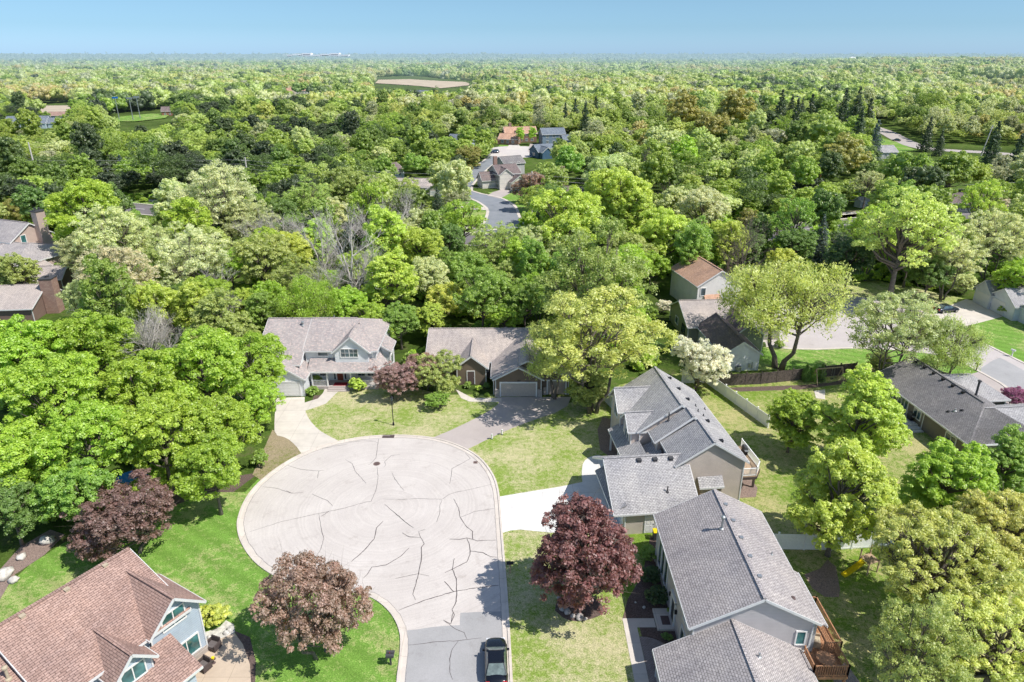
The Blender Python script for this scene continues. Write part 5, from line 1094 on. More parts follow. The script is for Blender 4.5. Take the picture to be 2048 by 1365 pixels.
# cars: x across, y forward
def car(name, label, x, y, rz, col, suv=False, group=None, z=0.05):
    t = thing(name, label, 'car', (x, y, z), R(rz), group); P = paint('car_paint', col)
    H = 1.72 if suv else 1.44; bl = .95 if suv else .86
    st = [(-2.38, .62, .40, .62), (-2.30, .80, .28, .86), (-1.9, .88, .22, .95), (-1.2, .91, .2, .97), (0, .92, .2, .96), (1.0, .91, .2, .93), (1.7, .88, .22, .84), (2.15, .80, .25, .72), (2.36, .60, .35, .58)]
    if suv: st = [(a, b, c, d + (.14 if a < 1.2 else .08)) for a, b, c, d in st]
    vs = []
    for yy, w, z0, z1 in st:
        vs += [(-w * .93, yy, z0), (-w, yy, z0 + (z1 - z0) * .45), (-w * .96, yy, z0 + (z1 - z0) * .82), (-w * .80, yy, z1), (0, yy, z1 + .035), (w * .80, yy, z1), (w * .96, yy, z0 + (z1 - z0) * .82), (w, yy, z0 + (z1 - z0) * .45), (w * .93, yy, z0)]
    k = 9; n = len(st)
    f = [(i * k + j, i * k + j + 1, (i + 1) * k + j + 1, (i + 1) * k + j) for i in range(n - 1) for j in range(k - 1)] + [(i * k + k - 1, i * k, (i + 1) * k, (i + 1) * k + k - 1) for i in range(n - 1)] + [tuple(range(k - 1, -1, -1)), tuple((n - 1) * k + j for j in range(k))]
    o = MB().add(vs, f).build('body', P, t, smooth=True)
    m = o.modifiers.new('s', 'SUBSURF'); m.levels = m.render_levels = 1
    # greenhouse
    ya, yb, yc, yd = (-2.05, -1.75, .35, 1.0) if suv else (-1.75, -1.05, .25, 1.02)
    wb, wt = .80, .60; zb = st[3][3] - .03
    g = [(-wb, ya, zb), (wb, ya, zb), (wb, yd, zb), (-wb, yd, zb), (-wt, yb, H - .02), (wt, yb, H - .02), (wt, yc, H - .02), (-wt, yc, H - .02)]
    MB().add(g, [(0, 1, 5, 4)]).build('rear_window', M['carglass'], t); MB().add(g, [(2, 3, 7, 6)]).build('windscreen', M['carglass'], t)
    MB().add(g, [(1, 2, 6, 5), (3, 0, 4, 7)]).build('side_window', M['glass'], t)
    rf = [(-wt, yb, H), (wt, yb, H), (wt, yc, H), (-wt, yc, H), (-wt * .7, yb + .1, H + .04), (wt * .7, yb + .1, H + .04), (wt * .7, yc - .1, H + .04), (-wt * .7, yc - .1, H + .04)]
    mb = MB().add(rf, [(4, 5, 6, 7), (0, 1, 5, 4), (1, 2, 6, 5), (2, 3, 7, 6), (3, 0, 4, 7)])
    for s in (-1, 1):
        mb.bar((s * wb, ya, zb), (s * wt, yb, H), .08, .05); mb.bar((s * wb, yd, zb), (s * wt, yc, H), .07, .05); mb.bar((s * (wb + wt) / 2 * 1.01, -.35, (zb + H) / 2 - .24), (s * wt, -.35, H), .09, .04); mb.bar((s * wt, yb, H), (s * wt, yc, H), .06, .05)
    mb.build('car_roof', P, t)
    for s in (-1, 1):
        for yy in (-1.42, 1.45):
            w = MB().lathe((0, 0, 0), [(.20, -.11), (.33, -.10), (.33, .10), (.20, .11)], 18); w.v = [(s * .80 + v[2], yy + v[1], .33 + v[0]) for v in w.v]; wo = w.build('wheel', M['tyre'], t)
            w = MB().lathe((0, 0, 0), [(.20, -.12), (.20, .12)], 12); w.v = [(s * .81 + v[2], yy + v[1], .33 + v[0]) for v in w.v]; w.build('rim', M['rim'], wo)
        MB().box(min(s * .86, s * 1.08), max(s * .86, s * 1.08), .62, .78, .92, 1.06).build('wing_mirror', P, t, bevel=.02)
        MB().box(s * .60 - .16, s * .60 + .16, 2.02, 2.22, .56, .68).build('headlight', M['lamp'], t)
        MB().box(s * .66 - .16, s * .66 + .16, -2.37, -2.20, .66, .84).build('tail_light', M['redlight'], t)
    MB().box(-.26, .26, -2.42, -2.36, .48, .62).build('number_plate', M['white'], t)
    return t
p = survey(992, 1322, .7); car('parked_car', 'shiny black saloon car parked at the right kerb of the street', p[0], p[1] + .1, 2, (.006, .007, .012))
p = survey(1893, 625); car('parked_car', 'dark blue saloon car parked on the court beside the pale drive', p[0], p[1] + .2, -78, (.01, .02, .04))
p = survey(1012, 288); car('parked_car', 'bright red car on the drive of the distant court', p[0], p[1], 100, (.6, .01, .03), True)
p = survey(989, 307); car('parked_car', 'dark blue car on the far street below the distant court', p[0], p[1], 110, (.01, .02, .06), True)
p = survey(1031, 386); car('parked_car', 'dark car on the driveway of the gabled house', p[0], p[1], 95, (.02, .03, .05), True)
p = survey(8, 412); car('parked_car', 'white car at the left edge beyond the tan chimney house', p[0], p[1], 80, (.75, .77, .8), True)
p = survey(12, 437); car('parked_car', 'dark grey car at the left edge nearest the tan chimney house', p[0], p[1], 80, (.05, .07, .09))
p = survey(1065, 301); car('parked_car', 'dark car on the right side of the distant court', p[0], p[1], 20, (.03, .03, .04))
p = survey(922, 428); car('parked_car', 'silver car on the far street lawn edge, left of the bend', p[0], p[1], 60, (.45, .46, .48))
p = survey(1792, 283); car('parked_car', 'dark car on the hill road at the right', p[0], p[1], 60, (.03, .03, .04))

# power line
POLES = []
def pole(label, px, py, top_y, lean=0.0, arm=True, grp='power poles along the busy road'):
    x, y = survey(px, py); a = TH - atan((682.5 - top_y) / CF); z = CH - y * tan(a) 
    t = thing('power_pole', label, 'power pole', (x, y, 0), 0, grp)
    MB().tube([(0, 0, 0), (0, lean * .5, z * .5), (0, lean, z)], [.30, .26, .2], 8).build('pole', M['poleW'], t)
    if arm:
        MB().box(-1.3, 1.3, -.08, .08, z - 1.1, z - .95).build('crossarm', M['poleW'], t)
        for u in (-1.2, -.6, .6, 1.2): MB().lathe((u, 0, z - .95), [(.06, 0), (.09, .08), (.05, .25)], 6).build('insulator', M['steel'], t)
        MB().lathe((.42, -.1, z - 4), [(.25, 0), (.25, .9)], 10).build('transformer', M['steel'], t)
    POLES.append((x, y, z)); return t
pole('leaning tall power pole at the left, above the lime green tree', 84, 392, 285, arm=False)
pole('short power pole among the grey green trees, second from the left', 502, 400, 315)
pole('power pole at the bend of the far street', 1063, 428, 343)
pole('power pole between the court trees at the right', 1745, 415, 370)
for i, (a, b) in enumerate(zip(POLES, POLES[1:])):
    pass
def wire(label, zoff, yoff, zabs=None):
    mb = MB(); pts = [(-420, 262, 13)] + POLES[1:] + [(240, 232, 13), (460, 262, 13)]
    for a, b in zip(pts, pts[1:]):
        seg = []
        for k in range(13):
            s = k / 12; seg.append((a[0] + (b[0] - a[0]) * s, a[1] + (b[1] - a[1]) * s + yoff, min(a[2], 15) + (min(b[2], 15) - min(a[2], 15)) * s + zoff - 1.6 * 4 * s * (1 - s)))
        mb.tube(seg, .035, 4, cap=False)
    tag(mb.build('power_line', M['wire']), label, 'power line', 'power lines along the busy road')
wire('topmost power line crossing above the wood', -.7, -.9); wire('second power line from the top crossing above the wood', -.7 - 1.6, .9); wire('third power line from the top crossing above the wood', -3.6, 0); wire('lowest power line crossing above the wood', -4.8, 0)
for i, (px, py, hh, s) in enumerate(((238, 236, 16, 'leftmost'), (266, 238, 16, 'second'), (280, 234, 16, 'third'))):
    x, y = survey(px, py); z = hgt(x, y); t = thing('field_light', f'tall pale light pole at the playing field, {s} of three', 'light pole', (x, y, z), 0, 'light poles at the playing field')
    MB().tube([(0, 0, 0), (0, 0, hh)], [.35, .22], 6).build('pole', M['steel'], t); MB().box(-2, 2, -.4, .4, hh - .6, hh + .6).build('lamp_bank', M['blue'] if i == 0 else M['steel'], t)
x, y = survey(1788, 262); t = thing('power_pole', 'pale power pole beside the hill road at the right', 'power pole', (*survey(1962, 312), 0)); MB().tube([(0, 0, 0), (2, 0, 14)], [.3, .2], 6).build('pole', M['poleW'], t); MB().bar((1.0, 0, 12.8), (2.9, 0, 12.8), .15).build('crossarm', M['poleW'], t)

# ------------------------------------------------------------------ trees
def leaf_mesh(name, cen, rad, npl, leaf, rng, flat=0.75, up=0.35, zmin=-0.35, solid=0.55, hair=0.0, elong=1.0, jit=0.36):
    """many small leaf-sprig faces around twig clusters"""
    K = len(cen); n = K * npl
    c = np.repeat(np.asarray(cen, float), npl, axis=0); r = np.repeat(np.asarray(rad, float), npl)
    d = rng.normal(size=(n, 3)); d /= np.linalg.norm(d, axis=1)[:, None]
    d[:, 2] = np.where(d[:, 2] < zmin, -d[:, 2], d[:, 2])
    rr = r * (solid + (1.06 - solid) * rng.random(n) ** 0.6)
    p = c + d * rr[:, None] * np.array([1, 1, flat])
    p += rng.normal(size=(n, 3)) * 0.06 * r[:, None]
    if hair: p[:, 2] -= hair * rng.random(n) ** 2
    nrm = d * 0.75 + rng.normal(size=(n, 3)) * jit + np.array([0, 0, up]); nrm /= np.linalg.norm(nrm, axis=1)[:, None]
    t = np.cross(nrm, rng.normal(size=(n, 3))); t /= np.linalg.norm(t, axis=1)[:, None]
    b = np.cross(nrm, t)
    s = leaf * (0.55 + 0.9 * rng.random(n)); s2 = s * (0.55 + 0.35 * rng.random(n)) / elong; s = s * elong
    if elong > 1.2: t[:, 2] -= 0.9; t /= np.linalg.norm(t, axis=1)[:, None]
    V = np.empty((n, 4, 3))
    V[:, 0] = p - t * s[:, None] * .5; V[:, 2] = p + t * s[:, None] * .5
    V[:, 1] = p + b * s2[:, None] * .5 + nrm * s[:, None] * .10; V[:, 3] = p - b * s2[:, None] * .5 + nrm * s[:, None] * .10
    me = bpy.data.meshes.new(name); me.vertices.add(n * 4); me.vertices.foreach_set('co', V.reshape(-1).astype(np.float32))
    me.loops.add(n * 4); me.loops.foreach_set('vertex_index', np.arange(n * 4, dtype=np.int32))
    me.polygons.add(n); me.polygons.foreach_set('loop_start', np.arange(0, n * 4, 4, dtype=np.int32)); me.polygons.foreach_set('loop_total', np.full(n, 4, np.int32))
    a = me.attributes.new('tint', 'FLOAT', 'FACE')
    ct = np.repeat(rng.random(K), npl)
    a.data.foreach_set('value', (0.45 * ct + 0.55 * rng.random(n)).astype(np.float32))
    me.update(calc_edges=True); return me
_ico = None
def ico(sub):
    import bmesh
    bm = bmesh.new(); bmesh.ops.create_icosphere(bm, subdivisions=sub, radius=1); bm.verts.ensure_lookup_table()
    v = np.array([x.co[:] for x in bm.verts]); f = np.array([[q.index for q in x.verts] for x in bm.faces]); bm.free(); return v, f
ICO = {1: ico(1), 2: ico(2), 3: ico(3)}
def add_cores(me, L, rng, k, sub, t0=.25, t1=.65, rough=.16):
    """inner foliage mass of every lobe, uneven, behind the loose outer sprigs"""
    n0 = len(me.vertices); co = np.empty(n0 * 3, np.float32); me.vertices.foreach_get('co', co)
    ti = np.empty(len(me.polygons), np.float32); me.attributes['tint'].data.foreach_get('value', ti)
    nq = len(me.polygons); v, f = ICO[sub]; VV = [co.reshape(-1, 3)]; FF = []; off = n0
    for c, r in L:
        w = v * (1 + rng.normal(size=(len(v), 1)) * rough) * r * k; w[:, 2] *= .88
        VV.append((w + c).astype(np.float32)); FF.append(f + off); off += len(v)
    F = np.concatenate(FF); V = np.concatenate(VV); mats = list(me.materials); nm = me.name
    m2 = bpy.data.meshes.new(nm); m2.vertices.add(len(V)); m2.vertices.foreach_set('co', V.reshape(-1))
    li = np.concatenate([np.arange(nq * 4), F.reshape(-1)]).astype(np.int32); m2.loops.add(len(li)); m2.loops.foreach_set('vertex_index', li)
    m2.polygons.add(nq + len(F)); ls = np.concatenate([np.arange(0, nq * 4, 4), nq * 4 + np.arange(0, len(F) * 3, 3)]).astype(np.int32)
    m2.polygons.foreach_set('loop_start', ls); m2.polygons.foreach_set('loop_total', np.concatenate([np.full(nq, 4), np.full(len(F), 3)]).astype(np.int32))
    a = m2.attributes.new('tint', 'FLOAT', 'FACE'); a.data.foreach_set('value', np.concatenate([ti, rng.uniform(t0, t1, len(F))]).astype(np.float32))
    m2.update(calc_edges=True); bpy.data.meshes.remove(me); return m2
def lobes(rng, cz, rx, rz, nl, lr, per, cr, low=-0.5, cone=0.0, fill=0.25):
    """cauliflower crown: lobes on an ellipsoid, twig clusters on the lobes"""
    L = []
    tries = 0
    while len(L) < nl and tries < 4000:
        tries += 1
        d = rng.normal(size=3); d /= np.linalg.norm(d)
        if d[2] < low: continue
        k = rng.uniform(0.45, 0.86)
        f = 1 - cone * max(0, d[2] * k)
        c = np.array([d[0] * rx * k * f, d[1] * rx * k * f, cz + d[2] * rz * k])
        if all(np.linalg.norm((c - q[0]) / np.array([1, 1, rz / rx])) > lr * 0.62 for q in L): L.append((c, lr * rng.uniform(.75, 1.2)))
    cen = []; rad = []
    for c, r in L:
        for _ in range(per):
            d = rng.normal(size=3); d /= np.linalg.norm(d)
            if d[2] < -0.45: continue
            p = c + d * r * (0.95 if rng.random() > fill else rng.uniform(.3, .8)) * np.array([1, 1, .85])
            if any(np.linalg.norm(p - q) < s * 0.72 for q, s in L if q is not c) and rng.random() < .85: continue
            cen.append(p); rad.append(cr * rng.uniform(.7, 1.3))
    return np.array(cen), np.array(rad), L
def limb_mesh(name, mb, cen, L, rng, r0, fork, top, nb, twigs=0, stems=1, lean=0.0):
    """tapered trunk, limbs into the lobes, branches to the clusters"""
    base = [(0, 0, -.3)]
    heads = []
    for s in range(stems):
        a = 2 * pi * s / stems + .5; sp_ = 0 if stems == 1 else .9
        x, y = sp_ * cos(a), sp_ * sin(a)
        pts = [(x * .25, y * .25, -.4), (x * .5, y * .5, fork * .5), (x * 1.2 + lean * .4, y * 1.2, fork), (x * 1.8 + lean, y * 1.8, top)]
        k = r0 / sqrt(stems)
        mb.tube(pts, [k * 1.5, k, k * .8, k * .2], 7); heads.append((pts, k))
    for c, r in L:
        pts, k = heads[int(rng.integers(len(heads)))]
        f = np.array(pts[2]); t = np.array(pts[3]); u = min(.9, max(0, (c[2] - r - fork) / max(.1, (top - fork)) * .7)); s0 = f + (t - f) * u
        m = (s0 + c) / 2 + np.array([0, 0, -.12 * np.linalg.norm(c - s0)]) + rng.normal(size=3) * .2
        mb.tube([s0, m, c], [k * .55, k * .34, k * .14], 5, cap=False)
        near = sorted(range(len(cen)), key=lambda i: np.linalg.norm(cen[i] - c))[:nb]
        for i in near:
            e = cen[i]; q = (c + e) / 2 + rng.normal(size=3) * .12; b0 = m + (c - m) * rng.random()
            mb.tube([b0, q, e], [k * .20, k * .12, k * .04], 4, cap=False)
            for _ in range(twigs):
                e2 = e + rng.normal(size=3) * .7 + np.array([0, 0, .25]); mb.tube([q, (q + e2) / 2 + rng.normal(size=3) * .1, e2], [k * .09, k * .06, k * .02], 3, cap=False)
def mesh_of(mb, name, mat):
    me = bpy.data.meshes.new(name); me.from_pydata(mb.v, [], mb.f); me.materials.append(mat); me.polygons.foreach_set('use_smooth', [True] * len(me.polygons)); me.update(); return me
PROTO = {}
def proto(key, seed, nominalR, H, crown_c, rx, rz, nl, lr, per, cr, npl, leaf, r0, fork, nb=3, bark='bark', name='tree', **kw):
    rng = np.random.default_rng(seed)
    low = kw.pop('low', -.5); cone = kw.pop('cone', 0); twigs = kw.pop('twigs', 0); stems = kw.pop('stems', 1); core = kw.pop('core', 0); fill = kw.pop('fill', .25)
    cen, rad, L = lobes(rng, crown_c, rx, rz, nl, lr, per, cr, low, cone, fill)
    lm = leaf_mesh(name + '_crown', cen, rad, npl, leaf, rng, **kw) if npl else None
    if core: lm = add_cores(lm, L, rng, core, 2)
    if lm: lm.materials.append(M['leaf'])
    mb = MB(); limb_mesh('t', mb, cen, L, rng, r0, fork, crown_c + rz * .6, nb, twigs, stems)
    tm = mesh_of(mb, name + '_trunk', M[bark])
    PROTO.setdefault(key, []).append((lm, tm, nominalR, H, crown_c))
def bare(key, seed, H, spread, bark, r0=.2, depth=5, fine=3):
    rng = np.random.default_rng(seed); mb = MB()
    def grow(p, d, L, r, lv):
        n = 3; pts = [p]; dd = d
        for i in range(n):
            dd = dd + rng.normal(size=3) * .14 + np.array([0, 0, .05]); dd /= np.linalg.norm(dd); pts.append(pts[-1] + dd * L / n)
        rs = [r, r * .85, r * .7, r * .55]
        mb.tube(pts, rs, 6 if lv < 2 else (4 if lv < 4 else 3), cap=False)
        if lv >= depth: return
        for k in range(fine if lv else 4):
            s = pts[1 + int(rng.integers(3))]
            e = rng.normal(size=3); e -= dd * e.dot(dd); e /= np.linalg.norm(e)
            a = rng.uniform(.35, .85) * spread; nd = dd * cos(a) + e * sin(a); nd[2] = max(nd[2], -.1); nd /= np.linalg.norm(nd)
            grow(s, nd, L * rng.uniform(.55, .82), r * .52, lv + 1)
        grow(pts[-1], dd, L * .7, r * .55, lv + 1)
    grow(np.array([0, 0, -.3]), np.array([0, 0, 1.0]), H * .34, r0, 0)
    PROTO.setdefault(key, []).append((None, mesh_of(mb, 'bare_tree_trunk', M[bark]), H * .33, H, H * .62))
def conifer(key, seed, H, Rb, lod, narrow=False):
    rng = np.random.default_rng(seed); cen = []; rad = []
    z = .06 * H; step = (.5 if lod == 0 else .62) * (H / 14)
    mb = MB(); mb.tube([(0, 0, -.3), (0, 0, H * .97)], [.22, .03], 6)
    while z < H:
        q = 1 - z / H; r = Rb * (q ** .8 if not narrow else min(1, q * 2.2) ** .7) * rng.uniform(.85, 1.1); nb_ = max(3, int(2 * pi * r / (.95 if lod == 0 else 1.6)))
        for k in range(nb_):
            a = 2 * pi * (k + rng.random()) / nb_; rr_ = r * rng.uniform(.72, 1.15); z_ = z + rng.uniform(-.35, .35)
            for s in ((.95, .68, .4) if lod == 0 else (.85, .45)):
                cen.append((cos(a) * rr_ * s, sin(a) * rr_ * s, z_ - .22 * rr_ * s * (0 if narrow else 1))); rad.append((.26 + .14 * rr_ * s) * (1 if lod == 0 else 1.4))
            if lod == 0: mb.tube([(0, 0, z), (cos(a) * rr_ * .9, sin(a) * rr_ * .9, z - .2 * rr_)], [.04, .015], 3, cap=False)
        z += step * (.8 + .4 * rng.random())
    lm = leaf_mesh('conifer_crown', cen, rad, 12 if lod == 0 else 9, .24 if lod == 0 else .5, rng, flat=.95, up=.3, zmin=-2, solid=.1); lm.materials.append(M['leaf'])
    PROTO.setdefault(key, []).append((lm, mesh_of(mb, 'conifer_trunk', M['bark']), Rb, H, H * .45))

# near prototypes
for s in (11, 12, 13): proto('maple', s, 5.0, 12, 7.2, 4.4, 4.4, 30, 1.5, 26, .50, 92, .215, .24, 2.4, name='maple', low=-.7)
for s in (21, 22): proto('round', s, 4.2, 9, 5.0, 3.7, 4.3, 54, .92, 28, .28, 64, .155, .18, 1.0, nb=4, twigs=0, name='round_tree', cone=.3, up=.5, low=-.95)
for s in (31, 32): proto('oak', s, 6.5, 11, 7.0, 5.9, 3.6, 64, 1.15, 26, .36, 78, .155, .34, 2.6, nb=6, twigs=1, name='oak', fill=.3, solid=.3, low=-.8)
for s in (41, 42): proto('sparse', s, 4.9, 12, 7.2, 5.0, 4.3, 36, 1.35, 22, .46, 64, .165, .24, 2.2, nb=7, twigs=1, stems=3, name='spring_tree', fill=.4, solid=.2, low=-.7)
for s in (51, 52): proto('willow', s, 5.1, 12, 7.4, 5.3, 3.8, 36, 1.45, 20, .6, 64, .165, .28, 2.2, nb=7, twigs=1, stems=2, name='weeping_tree', fill=.45, solid=.15, hair=1.6, elong=1.5, low=-.7)
for s in (61, 62): proto('crab', s, 3.3, 5.4, 3.0, 3.2, 2.3, 34, .85, 26, .28, 72, .125, .14, .9, nb=5, twigs=1, stems=2, name='flowering_tree', fill=.3, solid=.25, low=-.8)
proto('plum', 63, 4.0, 8, 4.6, 3.6, 4.3, 62, .95, 24, .32, 56, .165, .2, .8, nb=5, twigs=1, name='plum_tree', fill=.3, cone=.2, solid=.25, low=-.95)
proto('cotton', 71, 6.0, 14, 8.2, 5.6, 5.2, 40, 1.5, 22, .5, 50, .22, .36, 2.6, nb=6, twigs=1, stems=1, bark='bark', name='cottonwood', fill=.35)
proto('tall', 72, 4.6, 15, 9.2, 3.9, 5.6, 34, 1.4, 22, .5, 56, .27, .24, 3.5, nb=3, name='poplar', low=-.8)
for s in (81, 82): bare('bare', s, 12, 1.0, 'palebark', .20, 5, 3)
bare('barebrown', 83, 9, .9, 'bark', .16, 5, 3)
for s in (91, 92): conifer('spruce', s, 13, 3.7, 0)
conifer('cedar', 93, 7, 1.5, 0, True)
rngb = np.random.default_rng(5)
def bush(key, seed, leaf=.16, npl=46, nl=10):
    rng = np.random.default_rng(seed); cen, rad, L = lobes(rng, .62, .72, .55, nl, .38, 14, .16, low=-.7)
    lm = leaf_mesh('shrub_foliage', cen, rad, npl, leaf, rng); lm.materials.append(M['leaf']); mb = MB()
    for c, r in L: mb.tube([(0, 0, -.05), (c[0] * .5, c[1] * .5, c[2] * .5), c], [.04, .03, .01], 4, cap=False)
    PROTO.setdefault(key, []).append((lm, mesh_of(mb, 'shrub_stem', M['bark']), 1.0, 1.3, .62))
bush('bush', 101); bush('bush', 102); bush('finebush', 103, .10, 60)
# middle distance
for s in (111, 112, 113): proto('m_round', s, 4.8, 11, 6.8, 4.2, 4.2, 28, 1.45, 14, .52, 40, .34, .22, 2.5, nb=1, name='tree', core=.5)
for s in (121, 122): proto('m_broad', s, 5.8, 11, 7.0, 5.2, 3.8, 34, 1.45, 13, .52, 36, .34, .24, 2.5, nb=2, name='tree', core=.5)
for s in (131, 132): proto('m_tall', s, 4.6, 15, 9.4, 3.9, 5.6, 32, 1.4, 13, .54, 36, .34, .24, 4, nb=2, name='tree', core=.5)
for s in (141, 142): proto('m_sparse', s, 5.0, 13, 8.2, 4.5, 4.6, 26, 1.4, 14, .55, 34, .28, .24, 3, nb=4, twigs=1, name='tree', solid=.2)
conifer('m_spruce', 151, 14, 4.0, 1); conifer('m_spruce', 152, 15, 3.6, 1)
# far
def farproto(seed, R_, cz, rz, nl, lr):
    rng = np.random.default_rng(seed); cen, rad, L = lobes(rng, cz, R_, rz, nl, lr, 7, .9, low=-.35)
    lm = leaf_mesh('woods_crown', cen, rad, 12, .72, rng, up=.5, jit=.22); lm = add_cores(lm, L, rng, .84, 2, .2, .8, .12); lm.materials.append(M['woodsleaf']); return lm
FAR = [farproto(200 + i, 4.6, 6.5, 4.0 + .4 * (i % 3), 18, 1.75) for i in range(4)]
def farcone(seed):
    rng = np.random.default_rng(seed); cen = []; rad = []
    for z in np.arange(2, 13, 1.1):
        r = 2.7 * (1 - z / 13.6)
        for k in range(max(2, int(r * 2.6))): a = rng.random() * 6.3; cen.append((cos(a) * r, sin(a) * r, z)); rad.append(.7)
    lm = leaf_mesh('woods_spire', cen, rad, 7, .8, rng); lm.materials.append(M['woodsleaf']); return lm

CNAME = {
 'lush': ((.46, .66, .085), 'lush bright green'), 'lime': ((.58, .75, .14), 'lime green'), 'green': ((.34, .52, .10), 'mid green'), 'dark': ((.10, .18, .06), 'dark green'), 'deep': ((.22, .36, .09), 'deep green'),
 'olive': ((.50, .61, .19), 'olive green'), 'pale': ((.68, .75, .40), 'pale yellowish'), 'cream': ((.78, .78, .50), 'cream tinted'), 'yellow': ((.66, .77, .17), 'yellow green'), 'oakgold': ((.72, .77, .25), 'golden tipped'), 'gold': ((.65, .75, .23), 'golden green'),
 'ochre': ((.46, .45, .13), 'ochre brown'), 'plum': ((.31, .18, .17), 'dark purple'), 'maroon': ((.34, .165, .15), 'maroon'), 'bronze': ((.52, .35, .29), 'pinkish bronze'), 'white': ((.90, .87, .80), 'white flowering'),
 'pink': ((.55, .38, .36), 'pink flowering'), 'spruce': ((.10, .15, .08), 'dark'), 'bluespruce': ((.14, .20, .19), 'blue grey'), 'grey': ((.3, .3, .3), 'leafless grey'), 'brown': ((.25, .19, .15), 'leafless brown'), 'magenta': ((.55, .18, .36), 'magenta')}
TREES = []   # (x, y, R)
KIND = {'maple': 'maple_tree', 'round': 'round_tree', 'oak': 'oak_tree', 'sparse': 'spring_tree', 'willow': 'weeping_tree', 'crab': 'flowering_tree', 'plum': 'plum_tree', 'cotton': 'cottonwood_tree', 'tall': 'poplar_tree', 'bare': 'bare_tree', 'barebrown': 'bare_tree', 'spruce': 'spruce_tree', 'cedar': 'cedar_tree',
        'm_round': 'broadleaf_tree', 'm_broad': 'broadleaf_tree', 'm_tall': 'broadleaf_tree', 'm_sparse': 'broadleaf_tree', 'm_spruce': 'spruce_tree', 'bush': 'shrub', 'finebush': 'shrub'}
pk = {}
def plant(key, x, y, scale, col, label, cat='tree', group=None, zs=1.0, parts=True):
    i = pk.get(key, 0); pk[key] = i + 1
    lm, tm, Rn, H, cz = PROTO[key][i % len(PROTO[key])]
    t = thing(KIND[key], label, cat, (x, y, hgt(x, y)), random.random() * 6.28, group); t.scale = (scale, scale, scale * zs)
    c = CNAME[col][0]; j = random.uniform(.93, 1.07)
    if lm:
        o = bpy.data.objects.new('crown' if cat == 'tree' else 'foliage', lm); C.objects.link(o); o.parent = t; o.color = (c[0] * j, c[1], c[2] * j, 1)
    if parts or not lm:
        o = bpy.data.objects.new('trunk' if cat == 'tree' else 'stem', tm); C.objects.link(o); o.parent = t
    TREES.append((x, y, Rn * scale)); return t
def crown_at(key, px, py, wpx, col, label, cat='tree', group=None, zs=1.0, base=None, **kw):
    """place a tree from the measured crown centre and crown width on the aerial photograph"""
    lm, tm, Rn, H, cz = PROTO[key][pk.get(key, 0) % len(PROTO[key])]
    s = 1.0; x, y = survey(px, py, cz)
    for _ in range(6):
        x, y = survey(px, py, cz * s * zs); s = wpx / 2 / pxm(x, y, cz * s * zs) / Rn
    if base: x, y = base
    return plant(key, x, y, s, col, label, cat, group, zs, **kw)
T = crown_at
gl = 'maples of the lot left of the cul-de-sac'
T('maple', 55, 712, 200, 'lush', 'lush maple at the left edge below the brick chimney house', group=gl)
T('maple', 190, 695, 175, 'lush', 'lush maple directly right of the brick chimney, in front of the bare trees', group=gl)
T('maple', 110, 800, 215, 'lush', 'big lush maple second row from the top at the left edge', group=gl)
T('maple', 275, 775, 190, 'lush', 'lush maple just below the pale leafless thicket', group=gl)
T('maple', 405, 745, 185, 'lush', 'lush maple left of the white house garage, behind the front row', group=gl)
T('maple', 505, 735, 150, 'lush', 'lush maple whose crown touches the roof of the white house', group=gl)
T('maple', 40, 915, 190, 'lush', 'shaded lush maple at the left edge, above the mulch bed', group=gl)
T('maple', 175, 900, 200, 'lush', 'lush maple with a visible trunk above the blue trampoline', group=gl)
T('maple', 320, 870, 185, 'lush', 'lush maple between the trampoline and the pale driveway', group=gl)
T('maple', 440, 850, 170, 'lush', 'lush maple left of the pale curved driveway', group=gl)
T('maple', 425, 940, 150, 'lush', 'lush maple nearest the kerb of the cul-de-sac', group=gl)
T('maple', 510, 810, 110, 'lush', 'narrow lush maple crowding the edge of the pale driveway', group=gl)
T('maple', 150, 985, 160, 'green', 'mid green maple overhanging the left mulch bed', group=gl)
T('maple', 20, 1015, 130, 'deep', 'deep green low maple in the shade at the left edge', group=gl)
T('round', 445, 655, 150, 'olive', 'olive round tree behind the maples, left of the white house roof')
T('bush', 522, 915, 46, 'green', 'green bush beside the dry verge at the kerb', 'shrub')
T('crab', 268, 1062, 235, 'plum', 'spreading dark purple tree behind the brown roofed house', base=survey(268, 1112), zs=.85)
T('crab', 628, 1215, 235, 'bronze', 'pinkish bronze crab apple on the left lawn by the kerb', zs=1.2)
T('plum', 1168, 1085, 230, 'maroon', 'maroon plum tree beside the white concrete drive', zs=1.05, base=survey(1164, 1222))
T('crab', 788, 758, 105, 'pink', 'pink flowering crab apple behind the street lamp')
T('crab', 848, 742, 105, 'bronze', 'bronze crab apple right of the pink one', zs=.9)
T('crab', 880, 745, 110, 'olive', 'olive loose small tree before the brown house entry')
T('crab', 875, 800, 60, 'green', 'low green tree at the foot of the olive one', zs=.7)
T('sparse', 1200, 725, 300, 'gold', 'large golden green spreading tree with many stems beside the brown garage', base=survey(1185, 825), zs=.82)
T('willow', 1110, 700, 150, 'gold', 'thin golden green tree overhanging the brown house roof')
T('sparse', 1195, 560, 245, 'olive', 'large olive tree behind the golden green one')
T('round', 1180, 775, 110, 'olive', 'lower olive tree at the feet of the golden green one', zs=.8)
T('crab', 1397, 722, 128, 'white', 'white blossoming crab apple by the corner of the vinyl fence', zs=1.1)
T('crab', 1330, 613, 36, 'white', 'small white blossoming tree beside the deck railing')
T('willow', 1570, 645, 300, 'gold', 'graceful golden weeping tree in front of the court', base=survey(1556, 738), zs=.78)
T('sparse', 1790, 660, 175, 'pale', 'pale loose tree left of the olive one beside the court road')
T('willow', 1900, 690, 150, 'olive', 'olive loose tree beside the court road, above the charcoal roof')
T('crab', 1848, 655, 70, 'bronze', 'pinkish tree squeezed between the two court trees')
